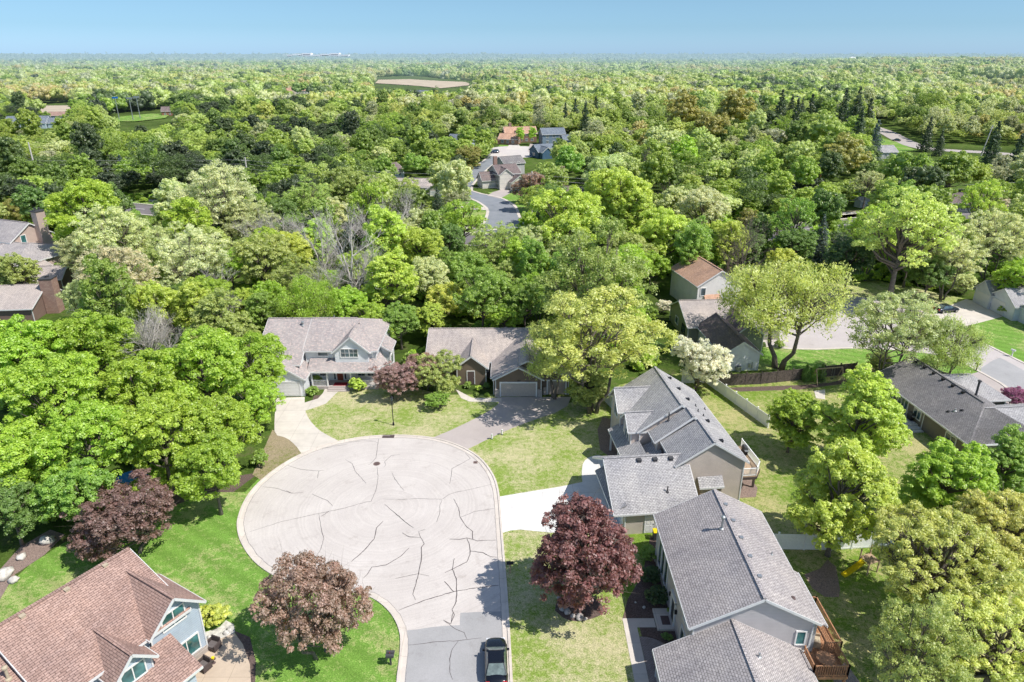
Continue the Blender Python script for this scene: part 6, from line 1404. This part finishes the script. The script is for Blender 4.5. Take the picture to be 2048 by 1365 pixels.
T('crab', 1760, 728, 60, 'olive', 'small olive tree in front of the pale court tree')
T('round', 1718, 835, 205, 'lime', 'bright lime green tree in the middle of the right back yards')
T('round', 1572, 838, 130, 'lush', 'bright green tree at the end of the long white fence', base=survey(1575, 905))
T('round', 1685, 985, 240, 'lime', 'light yellow green round maple behind the white fence section', base=survey(1655, 1112))
T('round', 1895, 965, 210, 'lush', 'lush green maple below the taupe house')
T('round', 2010, 930, 160, 'green', 'mid green maple at the right edge below the grey wing roof')
T('crab', 2010, 870, 70, 'gold', 'thin golden sapling in front of the grey wing roof')
T('crab', 2030, 795, 60, 'magenta', 'magenta flowering tree at the right edge')
T('bush', 2035, 835, 60, 'green', 'green bush below the magenta tree', 'shrub')
T('oak', 1885, 1120, 330, 'oakgold', 'huge golden tipped oak over the yellow slide')
T('oak', 2025, 1065, 260, 'oakgold', 'golden tipped oak at the right edge, behind the huge one')
T('oak', 2000, 1290, 320, 'oakgold', 'golden tipped oak in the bottom right corner')
plant('sparse', 28.3, 36.4, .72, 'olive', 'olive tree above the gravel, in front of the oaks', zs=1.3)
T('bush', 424, 1228, 66, 'yellow', 'yellow green shrub at the corner of the pale blue wall', 'shrub')
T('cotton', 1805, 475, 215, 'gold', 'massive cottonwood with a thick pale trunk above the court')
T('bush', 1272, 1050, 34, 'lime', 'lime shrub left of the white side door', 'shrub'); T('finebush', 1298, 1105, 44, 'green', 'loose green shrub at the near corner of the tan house', 'shrub')
gd = 'dark evergreen shrubs before the grey house'
T('finebush', 1298, 1150, 52, 'dark', 'dark evergreen shrub farthest from the stoop', 'shrub', gd); T('finebush', 1310, 1192, 56, 'dark', 'dark evergreen shrub nearest the stoop of the grey house', 'shrub', gd)
T('finebush', 1336, 1275, 26, 'deep', 'small deep green plant beside the stoop', 'shrub'); T('finebush', 1349, 1245, 14, 'green', 'potted plant right of the dark front door', 'shrub'); T('finebush', 1338, 1222, 14, 'green', 'potted plant left of the dark front door', 'shrub')
T('bush', 622, 782, 28, 'green', 'round green bush between garage and porch of the white house', 'shrub'); T('bush', 715, 771, 42, 'lime', 'lime bush in front of the porch railing', 'shrub'); T('bush', 633, 758, 28, 'gold', 'thin golden bush at the porch corner of the white house', 'shrub')
for (px, py, w, c, l) in ((935, 770, 20, 'green', 'green border plant left in the flower bed of the brown house'), (957, 776, 16, 'lime', 'lime border plant middle of the flower bed of the brown house'), (973, 772, 18, 'deep', 'deep green shrub beside the brown garage'), (953, 790, 14, 'green', 'low green plant at the walk of the brown house'), (974, 790, 12, 'lush', 'bright low plant next to the brown drive'), (940, 752, 20, 'yellow', 'yellow green plant before the entry gable of the brown house')):
    T('bush', px, py, w, c, l, 'shrub', 'border plants of the brown house')
for i, (px, l) in enumerate(((1613, 'leftmost'), (1629, 'middle'), (1643, 'rightmost'))): T('cedar', px, 748, 16, 'deep' if i != 1 else 'green', f'narrow columnar cedar before the dark board fence, {l} of three', group='columnar cedars before the dark fence')
T('cedar', 1936, 770, 8, 'deep', 'tiny columnar cedar left of its pair behind the charcoal roof'); T('cedar', 1946, 772, 8, 'deep', 'tiny columnar cedar right of its pair behind the charcoal roof')
T('bush', 2010, 622, 32, 'green', 'green bush before the right garage door of the court house', 'shrub'); T('crab', 1925, 565, 60, 'cream', 'cream low tree left of the white garage house')
T('bush', 1520, 690, 22, 'deep', 'deep green shrub beside the sage house entry', 'shrub'); T('bush', 1560, 690, 24, 'green', 'green shrub under the weeping tree', 'shrub')
# woods behind: the trees one can tell apart
W_ = [('willow', 620, 600, 130, 'lush', 'lush'), ('maple', 700, 610, 105, 'lush', ''), ('maple', 800, 640, 90, 'green', ''), ('maple', 885, 598, 92, 'yellow', ''), ('maple', 965, 590, 125, 'green', ''), ('maple', 1050, 600, 110, 'green', ''), ('maple', 420, 600, 110, 'lush', ''), ('maple', 1010, 640, 70, 'lush', ''),
      ('maple', 770, 570, 90, 'lush', ''), ('maple', 740, 640, 80, 'lush', ''), ('round', 860, 640, 80, 'lime', ''),
      ('sparse', 170, 510, 110, 'pale', ''), ('sparse', 225, 480, 150, 'pale', ''), ('sparse', 235, 560, 150, 'cream', ''), ('sparse', 385, 520, 150, 'cream', ''), ('maple', 300, 570, 90, 'green', ''), ('sparse', 345, 500, 115, 'pale', ''), ('maple', 530, 525, 130, 'olive', ''), ('maple', 590, 500, 100, 'yellow', ''), ('sparse', 600, 560, 110, 'olive', ''),
      ('maple', 270, 500, 90, 'green', ''), ('bare', 700, 490, 170, 'grey', ''), ('bare', 270, 645, 150, 'grey', ''), ('bare', 470, 590, 100, 'grey', ''), ('bare', 200, 620, 110, 'grey', ''), ('bare', 340, 650, 110, 'grey', ''), ('bare', 640, 480, 120, 'grey', ''), ('bare', 730, 440, 130, 'grey', ''), ('bare', 590, 445, 110, 'grey', ''), ('bare', 815, 420, 90, 'grey', ''), ('bare', 520, 475, 90, 'grey', ''), ('bare', 670, 540, 110, 'grey', ''), ('bare', 1680, 470, 80, 'grey', ''), ('barebrown', 1290, 330, 80, 'brown', ''), ('barebrown', 1330, 350, 70, 'brown', ''), ('bare', 420, 575, 90, 'grey', ''), ('tall', 770, 480, 110, 'lime', ''), ('maple', 840, 500, 110, 'lime', ''), ('maple', 930, 540, 110, 'green', ''),
      ('sparse', 990, 500, 120, 'olive', ''), ('sparse', 1070, 500, 110, 'pale', ''), ('maple', 1130, 450, 165, 'lime', ''), ('maple', 1235, 400, 150, 'lime', ''), ('maple', 1210, 350, 90, 'pale', ''), ('maple', 1320, 470, 120, 'lime', ''), ('tall', 1385, 500, 90, 'green', ''), ('maple', 1405, 425, 110, 'cream', ''), ('maple', 1440, 470, 80, 'lime', ''), ('barebrown', 1490, 480, 120, 'brown', ''),
      ('maple', 1562, 520, 70, 'yellow', ''), ('spruce', 1640, 490, 62, 'bluespruce', ''), ('maple', 1700, 520, 110, 'dark', ''), ('sparse', 1905, 510, 130, 'pale', ''), ('sparse', 1990, 480, 130, 'pale', ''), ('maple', 1860, 545, 90, 'deep', ''), ('maple', 2035, 560, 90, 'lush', ''), ('maple', 170, 425, 145, 'lush', ''), ('maple', 40, 420, 80, 'ochre', ''),
      ('sparse', 440, 400, 165, 'cream', ''), ('sparse', 500, 450, 110, 'pale', ''), ('maple', 560, 440, 90, 'deep', ''), ('sparse', 620, 400, 100, 'olive', ''), ('maple', 690, 380, 100, 'olive', ''), ('maple', 660, 430, 90, 'pale', ''), ('maple', 30, 548, 95, 'olive', ''), ('sparse', 1010, 560, 90, 'olive', ''), ('tall', 1270, 430, 90, 'lime', ''), ('maple', 1260, 500, 100, 'olive', ''),
      ('maple', 905, 365, 72, 'cream', ''), ('spruce', 905, 385, 34, 'spruce', ''), ('maple', 938, 320, 62, 'ochre', ''), ('maple', 985, 280, 28, 'plum', ''), ('spruce', 968, 293, 30, 'bluespruce', ''), ('maple', 1070, 375, 70, 'bronze', ''), ('maple', 1040, 380, 40, 'bronze', ''), ('m_round', 1100, 355, 76, 'olive', ''), ('tall', 1040, 268, 22, 'lush', ''), ('tall', 1065, 268, 22, 'lush', ''), ('m_round', 1135, 330, 80, 'green', ''),
      ('spruce', 875, 425, 50, 'spruce', ''), ('m_round', 770, 340, 60, 'green', ''), ('m_round', 830, 330, 60, 'green', ''), ('m_round', 1370, 310, 80, 'lush', ''), ('m_round', 1690, 320, 100, 'ochre', ''), ('m_round', 1810, 345, 110, 'green', ''), ('m_round', 1905, 345, 90, 'green', ''), ('spruce', 1580, 235, 44, 'spruce', ''), ('spruce', 1600, 238, 40, 'spruce', ''), ('spruce', 1710, 240, 62, 'spruce', ''), ('spruce', 1640, 240, 30, 'spruce', ''), ('m_round', 1650, 265, 84, 'olive', ''),
      ('m_sparse', 1735, 370, 70, 'pale', ''), ('m_round', 1680, 385, 50, 'olive', ''), ('m_spruce', 1560, 225, 44, 'spruce', ''), ('m_spruce', 1590, 250, 46, 'spruce', ''), ('m_spruce', 1620, 232, 42, 'spruce', ''), ('m_spruce', 1685, 235, 50, 'spruce', ''), ('m_spruce', 1735, 245, 46, 'spruce', ''), ('m_spruce', 1715, 275, 50, 'spruce', ''), ('m_spruce', 1690, 265, 40, 'spruce', ''), ('m_spruce', 1750, 285, 44, 'bluespruce', ''), ('m_spruce', 1170, 250, 40, 'spruce', ''), ('m_spruce', 1985, 300, 50, 'spruce', ''), ('m_spruce', 2030, 330, 60, 'spruce', ''), ('m_spruce', 245, 345, 34, 'bluespruce', ''), ('m_spruce', 222, 372, 28, 'bluespruce', ''), ('m_spruce', 312, 365, 28, 'spruce', ''), ('m_spruce', 345, 365, 26, 'spruce', ''), ('m_spruce', 1150, 235, 36, 'spruce', ''), ('m_spruce', 1190, 232, 34, 'spruce', ''),
      ('m_spruce', 1880, 290, 28, 'spruce', ''), ('m_spruce', 1855, 275, 36, 'spruce', ''), ('maple', 2000, 405, 60, 'white', ''), ('m_spruce', 1130, 240, 30, 'spruce', ''), ('m_round', 1370, 225, 90, 'ochre', ''), ('m_round', 1470, 215, 90, 'ochre', ''), ('m_round', 1300, 290, 70, 'ochre', ''), ('m_round', 1420, 255, 80, 'ochre', '')]
PENDING = []   # (key, x, y, scale, col, zs)
for (k, px, py, w, c, _) in W_:
    lm, tm, Rn, H, cz = PROTO[k][0]; s = 1.0
    for _i in range(6):
        x, y = survey(px, py, cz * s); s = w / 2 / pxm(x, y, cz * s) / Rn
    PENDING.append((k, x, y, s, c, 1.0)); TREES.append((x, y, Rn * s * .8))

# ground that must stay open, as photo-measured polygons
def inside(p, poly):
    c = False; n = len(poly); j = n - 1
    for i in range(n):
        a, b = poly[i], poly[j]
        if (a[1] > p[1]) != (b[1] > p[1]) and p[0] < (b[0] - a[0]) * (p[1] - a[1]) / (b[1] - a[1]) + a[0]: c = not c
        j = i
    return c
OPEN = [sp(q) for q in (
    [(475, 1700), (430, 980), (540, 930), (540, 770), (545, 700), (780, 690), (800, 740), (860, 720), (1120, 690), (1190, 780), (1290, 740), (1480, 755), (1760, 735), (2300, 900), (2600, 1800)],
    [(1330, 640), (1345, 590), (1500, 570), (1700, 560), (1960, 600), (2300, 560), (2500, 900), (1700, 760), (1480, 770), (1300, 740)],
    [(0, 1700), (-400, 1300), (60, 1100), (480, 960), (480, 1700)],
    [(900, 520), (935, 400), (900, 388), (960, 380), (1120, 372), (1110, 400), (1060, 440), (1060, 520)], [(930, 392), (935, 360), (985, 320), (1012, 318), (1000, 360), (1060, 380), (1045, 400)],
    [(975, 325), (980, 285), (1050, 275), (1140, 285), (1140, 330), (1050, 330)], [(1640, 470), (1650, 410), (1740, 405), (1770, 450), (1720, 470)],
    [(1730, 290), (1730, 245), (1790, 252), (1850, 285), (2100, 295), (2100, 335), (1880, 320), (1760, 325)], [(180, 255), (205, 236), (240, 222), (330, 214), (380, 219), (370, 240), (300, 258)], [(10, 232), (25, 204), (150, 202), (170, 232)],
    [(740, 172), (745, 153), (830, 150), (950, 158), (960, 176), (880, 184)], [(-60, 290), (-40, 245), (150, 240), (170, 285)], [(240, 432), (235, 408), (335, 410), (345, 432)], [(1560, 480), (1590, 440), (1640, 430), (1640, 470)])]
HARD = len(OPEN)
for pa, pb_, row, hh_ in ((928, 1040, 438, 15), (232, 340, 434, 17), (1660, 1745, 440, 14), (1105, 1180, 408, 12), (70, 100, 392, 14), (490, 515, 374, 13), (1050, 1076, 426, 12), (1734, 1760, 408, 12), (1868, 1958, 428, 12), (1745, 2060, 312, 12), (205, 360, 242, 13), (0, 120, 262, 10), (1000, 1120, 308, 12), (-20, 135, 508, 14), (-20, 140, 600, 13), (560, 640, 194, 10), (740, 945, 176, 15)):
    OPEN.append([survey(pa, row, hh_), survey(pb_, row, hh_), survey(pb_, row - 12 if row > 300 else row - 3, 0), survey(pa, row - 12 if row > 300 else row - 3, 0)])
HOUSES = [(o.location.x, o.location.y, 15 if o.location.y > 100 else 0) for o in list(bpy.data.objects) if o.get('category') == 'house']
HOUSES += [(-112, 152, 17), (-94, 130, 17), (-88, 122, 12), (98, 122, 20), (37, 108, 14), (40, 128, 11), (-27, 97, 14), (-2, 98, 15)]
def blocked(x, y, low=False):
    p = (x, y)
    for q in (OPEN[:HARD] if low else OPEN):
        if inside(p, q): return True
    for hx, hy, r in HOUSES:
        rr_ = r if hy < 330 else r + 8
        if hypot(x - hx, y - hy) < rr_ * (.8 if low else 1): return True
        if low: continue
        if hy > 180 and abs(x - hx * y / hy) < 10 and 0 < hy - y < 26: return True
    yb = np.interp(x, [b[0] for b in B], [b[1] for b in B])
    if abs(y - yb) < (9 if -135 < x < -90 else 6.5): return True
    return False
grid = {}
def near(x, y, r):
    gx, gy = int(x // 14), int(y // 14)
    for i in (-1, 0, 1):
        for j in (-1, 0, 1):
            for (a, b, c) in grid.get((gx + i, gy + j), ()):
                if hypot(a - x, b - y) < (r + c) * .80: return True
    return False
def gadd(x, y, r): grid.setdefault((int(x // 14), int(y // 14)), []).append((x, y, r))
for t_ in TREES: gadd(*t_)
def zonecol(x, y, rnd):
    n = mnoise.noise(Vector((x / 55.0, y / 55.0, 1.7))) * .5 + .5 + (rnd.random() - .5) * .75
    px, py = to_px(x, y, 8)
    if y < 165 and py > 430:
        return rnd.choices(['lush', 'green', 'lime', 'olive', 'pale', 'deep'], [4, 4, 3, 2, 1.5, 1])[0]
    if 200 < y < 340 and px < 960: return rnd.choices(['deep', 'green', 'dark', 'olive', 'pale', 'lush'], [4, 4, 1.5, 3, 2, 1])[0]  # darker leaf colours stand in for cloud shade here
    if n < .12: return 'deep'
    if n < .30: return 'green'
    if n < .42: return 'deep' if px < 1000 else 'olive'
    if n < .62: return 'olive'
    if n < .80: return 'pale'
    if n < .92: return 'ochre' if px > 1200 else 'cream'
    return 'lime'
cand = []; rnd = random.Random(21)
for _ in range(90000):
    y = 92 + (560 - 92) * rnd.random() ** .62; x = rnd.uniform(-.80, .80) * y
    r = rnd.uniform(2.7, 6.4)
    if near(x, y, r * .86) or blocked(x, y): continue
    gadd(x, y, r * .86); cand.append((x, y, r))
    if len(cand) > 3200: break
cand.sort(key=lambda q: q[1])
cand = [q for q in cand if abs(q[0]) < .78 * q[1] + 4]
NIND = 296 - sum(1 for o in bpy.data.objects if o.get('category') == 'tree') - len(PENDING)
for x, y, r in cand[:NIND]:
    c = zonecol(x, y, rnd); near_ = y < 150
    if rnd.random() < .05 and y > 110: PENDING.append(('m_spruce', x, y, r / 4.2, 'spruce', 1.0)); continue
    k = rnd.choices(['maple', 'tall', 'sparse'] if near_ else ['m_round', 'm_broad', 'm_tall', 'm_sparse'], [5, 2, 2] if near_ else [4, 2, 2, 2])[0]
    if c in ('pale', 'cream') and rnd.random() < .5: k = 'sparse' if near_ else 'm_sparse'
    PENDING.append((k, x, y, r / PROTO[k][0][2], c, rnd.uniform(.85, 1.3)))
# labels that single each one out: zone, colour, order from left to right inside the zone
def zone(x, y):
    px, py = to_px(x, y, 7)
    if y > 262: return 'in the far left woods' if px < 900 else ('around the distant court' if px < 1180 else 'in the far right woods')
    if y > 214: return 'beyond the busy road at the left' if px < 520 else ('left of the far street' if px < 930 else ('beside the far street' if px < 1180 else 'beyond the power line'))
    if y > 165: return 'before the busy road' if px < 560 else ('below the far street bend' if px < 1160 else 'below the power line, right')
    if px < 330: return 'near the chimney houses'
    if px < 760: return 'in the wood behind the white house'
    if px < 1230: return 'in the wood behind the brown house'
    if px < 1560: return 'in the wood behind the cream house'
    return 'in the wood beyond the court'
ORD = ['first', 'second', 'third', 'fourth', 'fifth', 'sixth', 'seventh', 'eighth', 'ninth', 'tenth', 'eleventh', 'twelfth', 'thirteenth', 'fourteenth', 'fifteenth', 'sixteenth', 'seventeenth', 'eighteenth', 'nineteenth', 'twentieth'] + [f'{a}-{b}' for a in ('twenty', 'thirty') for b in ('first', 'second', 'third', 'fourth', 'fifth', 'sixth', 'seventh', 'eighth', 'ninth')]
def noun(k):
    return 'light tree' if 'sparse' in k else 'spruce' if 'spruce' in k else ('bare tree' if 'bare' in k else ('cedar' if k == 'cedar' else ('tall tree' if 'tall' in k else ('thin crowned tree' if 'sparse' in k or k == 'willow' else 'tree'))))
GR = {}
for q in PENDING: GR.setdefault((zone(q[1], q[2]), CNAME[q[4]][1], noun(q[0])), []).append(q)
for (zn, cn, nn), qs in GR.items():
    qs.sort(key=lambda q: q[1] / q[2])
    for i, (k, x, y, s, c, zs) in enumerate(qs):
        lab = f'{cn} {nn} {zn}' if len(qs) == 1 else f'{ORD[i]} {cn} {nn} from the left {zn}'
        plant(k, x, y, s, c, lab, 'tree', 'trees ' + zn, zs, parts=y < 230 or k in ('spruce', 'cedar'))

# the woods beyond and the undergrowth: nobody could count them
def scatter(name, pts, meshes, color=None):
    me = bpy.data.meshes.new(name); me.from_pydata([p[:3] for p in pts], [], [])
    for an, k, ty in (('rot', 4, 'FLOAT'), ('scl', 3, 'FLOAT'), ('idx', 5, 'INT')):
        a = me.attributes.new(an, ty, 'POINT'); a.data.foreach_set('value', np.array([p[k] for p in pts], np.int32 if ty == 'INT' else np.float32))
    ng = bpy.data.node_groups.new(name, 'GeometryNodeTree'); ng.interface.new_socket('Geometry', in_out='INPUT', socket_type='NodeSocketGeometry'); ng.interface.new_socket('Geometry', in_out='OUTPUT', socket_type='NodeSocketGeometry')
    gi = ng.nodes.new('NodeGroupInput'); go = ng.nodes.new('NodeGroupOutput'); j = ng.nodes.new('GeometryNodeJoinGeometry')
    for m_ in reversed(meshes):      # the last link of a multi-input comes first
        ob = bpy.data.objects.new(m_.name, m_)
        oi = ng.nodes.new('GeometryNodeObjectInfo'); oi.inputs['Object'].default_value = ob; oi.inputs['As Instance'].default_value = True; ng.links.new(oi.outputs['Geometry'], j.inputs[0])
    ip = ng.nodes.new('GeometryNodeInstanceOnPoints'); ip.inputs['Pick Instance'].default_value = True
    ng.links.new(gi.outputs[0], ip.inputs['Points']); ng.links.new(j.outputs[0], ip.inputs['Instance'])
    def at(n_, ty): a = ng.nodes.new('GeometryNodeInputNamedAttribute'); a.data_type = ty; a.inputs['Name'].default_value = n_; return a.outputs[0]
    ng.links.new(at('idx', 'INT'), ip.inputs['Instance Index'])
    cx = ng.nodes.new('ShaderNodeCombineXYZ'); ng.links.new(at('rot', 'FLOAT'), cx.inputs[2]); ng.links.new(cx.outputs[0], ip.inputs['Rotation']); c2 = ng.nodes.new('ShaderNodeCombineXYZ'); sc_ = at('scl', 'FLOAT'); mz = ng.nodes.new('ShaderNodeMath'); mz.operation = 'MULTIPLY'; ng.links.new(sc_, mz.inputs[0]); rv = ng.nodes.new('FunctionNodeRandomValue'); rv.inputs[2].default_value = .8; rv.inputs[3].default_value = 1.3; ng.links.new(rv.outputs[1], mz.inputs[1]); ng.links.new(sc_, c2.inputs[0]); ng.links.new(sc_, c2.inputs[1]); ng.links.new(mz.outputs[0], c2.inputs[2]); ng.links.new(c2.outputs[0], ip.inputs['Scale'])
    ng.links.new(ip.outputs[0], go.inputs[0])
    o = bpy.data.objects.new(name, me); C.objects.link(o); md = o.modifiers.new('g', 'NODES'); md.node_group = ng
    return o
def wl(src):
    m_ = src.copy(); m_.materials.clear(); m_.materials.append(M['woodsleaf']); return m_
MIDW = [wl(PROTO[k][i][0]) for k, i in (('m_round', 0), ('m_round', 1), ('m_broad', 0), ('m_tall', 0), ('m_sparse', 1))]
pts = [(x, y, hgt(x, y) - .3, r / 4.9, rnd.random() * 6.28, rnd.randrange(5)) for x, y, r in cand[max(0, NIND):]]
far = []; yy = 548.0
while yy < 9500:
    stp = 6.4 + max(0, yy - 500) * .0052; n = int(1.62 * yy / stp)
    for k in range(n):
        x = -.81 * yy + (k + rnd.random()) * stp * 1.0; y = yy + rnd.uniform(-.6, .6) * stp
        if blocked(x, y): continue
        gapn = mnoise.noise(Vector((x / 240, y / 240, 5.5)))
        if gapn > .47 and yy > 900: continue
        sc = (.72 + .75 * rnd.random() ** 1.6 + .35 * mnoise.noise(Vector((x / 90, y / 90, 9.9)))) * max(1.0, stp / 8.2) * 1.18
        far.append((x, y, hgt(x, y) - .4 + min(0, 11.5 * (1.25 - sc)), sc, rnd.random() * 6.28, 5 + (rnd.randrange(4) if rnd.random() > .06 else 4)))
    yy += stp * .95
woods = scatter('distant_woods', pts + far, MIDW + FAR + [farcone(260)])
tag(woods, 'endless spring woods of mixed green and tan crowns reaching to the horizon', 'woods', kind='stuff')
print('TREES individual', sum(1 for o in bpy.data.objects if o.get('category') == 'tree'), 'woods', len(pts), len(far))
ug = []
um = []
for k, i, c in (('bush', 0, 'lush'), ('bush', 1, 'green'), ('finebush', 0, 'deep')):
    m_ = PROTO[k][i][0].copy(); mt = leaf_mat('undergrowth_leaf_' + c)
    for n_ in mt.node_tree.nodes:
        if n_.type == 'OBJECT_INFO':
            for l_ in list(n_.outputs['Color'].links):
                s_ = l_.to_socket; mt.node_tree.links.remove(l_); s_.default_value = (*CNAME[c][0], 1)
    m_.materials.clear(); m_.materials.append(mt); um.append(m_)
for _ in range(30000):
    y = rnd.uniform(60, 235); x = rnd.uniform(-.82, .82) * y
    if y < 95 and x > -38: continue
    if blocked(x, y, True): continue
    if mnoise.noise(Vector((x / 9, y / 9, 2.2))) < -.15: continue
    ug.append((x, y, -.1, rnd.uniform(.7, 2.0), rnd.random() * 6.28, rnd.choices((0, 1, 2), (5, 3, 2))[0]))
    if len(ug) > 4200: break
tag(scatter('undergrowth', ug, um), 'leafy green undergrowth covering the floor of the woods', 'undergrowth', kind='stuff')

# ------------------------------------------------------------------ light, sky, camera
AZ, EL = radians(27), radians(54)      # sun to the right and slightly behind the camera
sd = Vector((cos(EL) * cos(AZ), -cos(EL) * sin(AZ), sin(EL)))
sun = bpy.data.lights.new('sun', 'SUN'); sun.energy = 5.0; sun.angle = R(.5); sun.color = (1.0, .955, .89)
so = bpy.data.objects.new('sun', sun); C.objects.link(so); so.rotation_euler = sd.to_track_quat('Z', 'Y').to_euler()
w = bpy.data.worlds.new('World'); bpy.context.scene.world = w; w.use_nodes = True; nt = w.node_tree; nt.nodes.clear()
sk = nt.nodes.new('ShaderNodeTexSky'); sk.sky_type = 'NISHITA'; sk.sun_disc = False; sk.sun_elevation = EL; sk.sun_rotation = math.atan2(sd.x, sd.y); sk.altitude = 100; sk.air_density = 1.0; sk.dust_density = .4; sk.ozone_density = 2.0
bg = nt.nodes.new('ShaderNodeBackground'); bg.inputs[1].default_value = .15; ow = nt.nodes.new('ShaderNodeOutputWorld')
# clear blue band low in the sky, as in the photograph
tc = nt.nodes.new('ShaderNodeTexCoord'); sx = nt.nodes.new('ShaderNodeSeparateXYZ'); lk(nt, tc.outputs['Generated'], sx.inputs[0])
rz_ = ramp(nt, [(p_, tuple(q_ / 2 for q_ in c_)) for p_, c_ in [(0.0, (.50, .80, 1.42)), (.03, (.41, .65, 1.04)), (.064, (.44, .63, .88)), (.2, (.86, .90, .96)), (.45, (1.04, .99, .93)), (.8, (1.06, 1.0, .92))]]); lk(nt, sx.outputs[2], rz_.inputs[0])
lk(nt, mixc(nt, 1.0, mixc(nt, 1.0, sk.outputs[0], rz_.outputs[0], 'MULTIPLY'), (2.0, 2.0, 2.0), 'MULTIPLY'), bg.inputs[0]); lk(nt, bg.outputs[0], ow.inputs[0])

cam = bpy.data.cameras.new('camera'); co = bpy.data.objects.new('camera', cam); C.objects.link(co)
co.location = (0, 0, CH); co.rotation_euler = (pi / 2 - TH, 0, 0); cam.sensor_width = 36; cam.lens = 36 * CF / 2048; cam.clip_start = .5; cam.clip_end = 60000
sc = bpy.context.scene; sc.camera = co
sc.view_settings.view_transform = 'Standard'; sc.view_settings.look = 'None'; sc.view_settings.exposure = 0; sc.view_settings.gamma = 1
sc.render.engine = 'CYCLES'; sc.cycles.max_bounces = 4; sc.cycles.diffuse_bounces = 2; sc.cycles.transmission_bounces = 4; sc.cycles.use_denoising = True
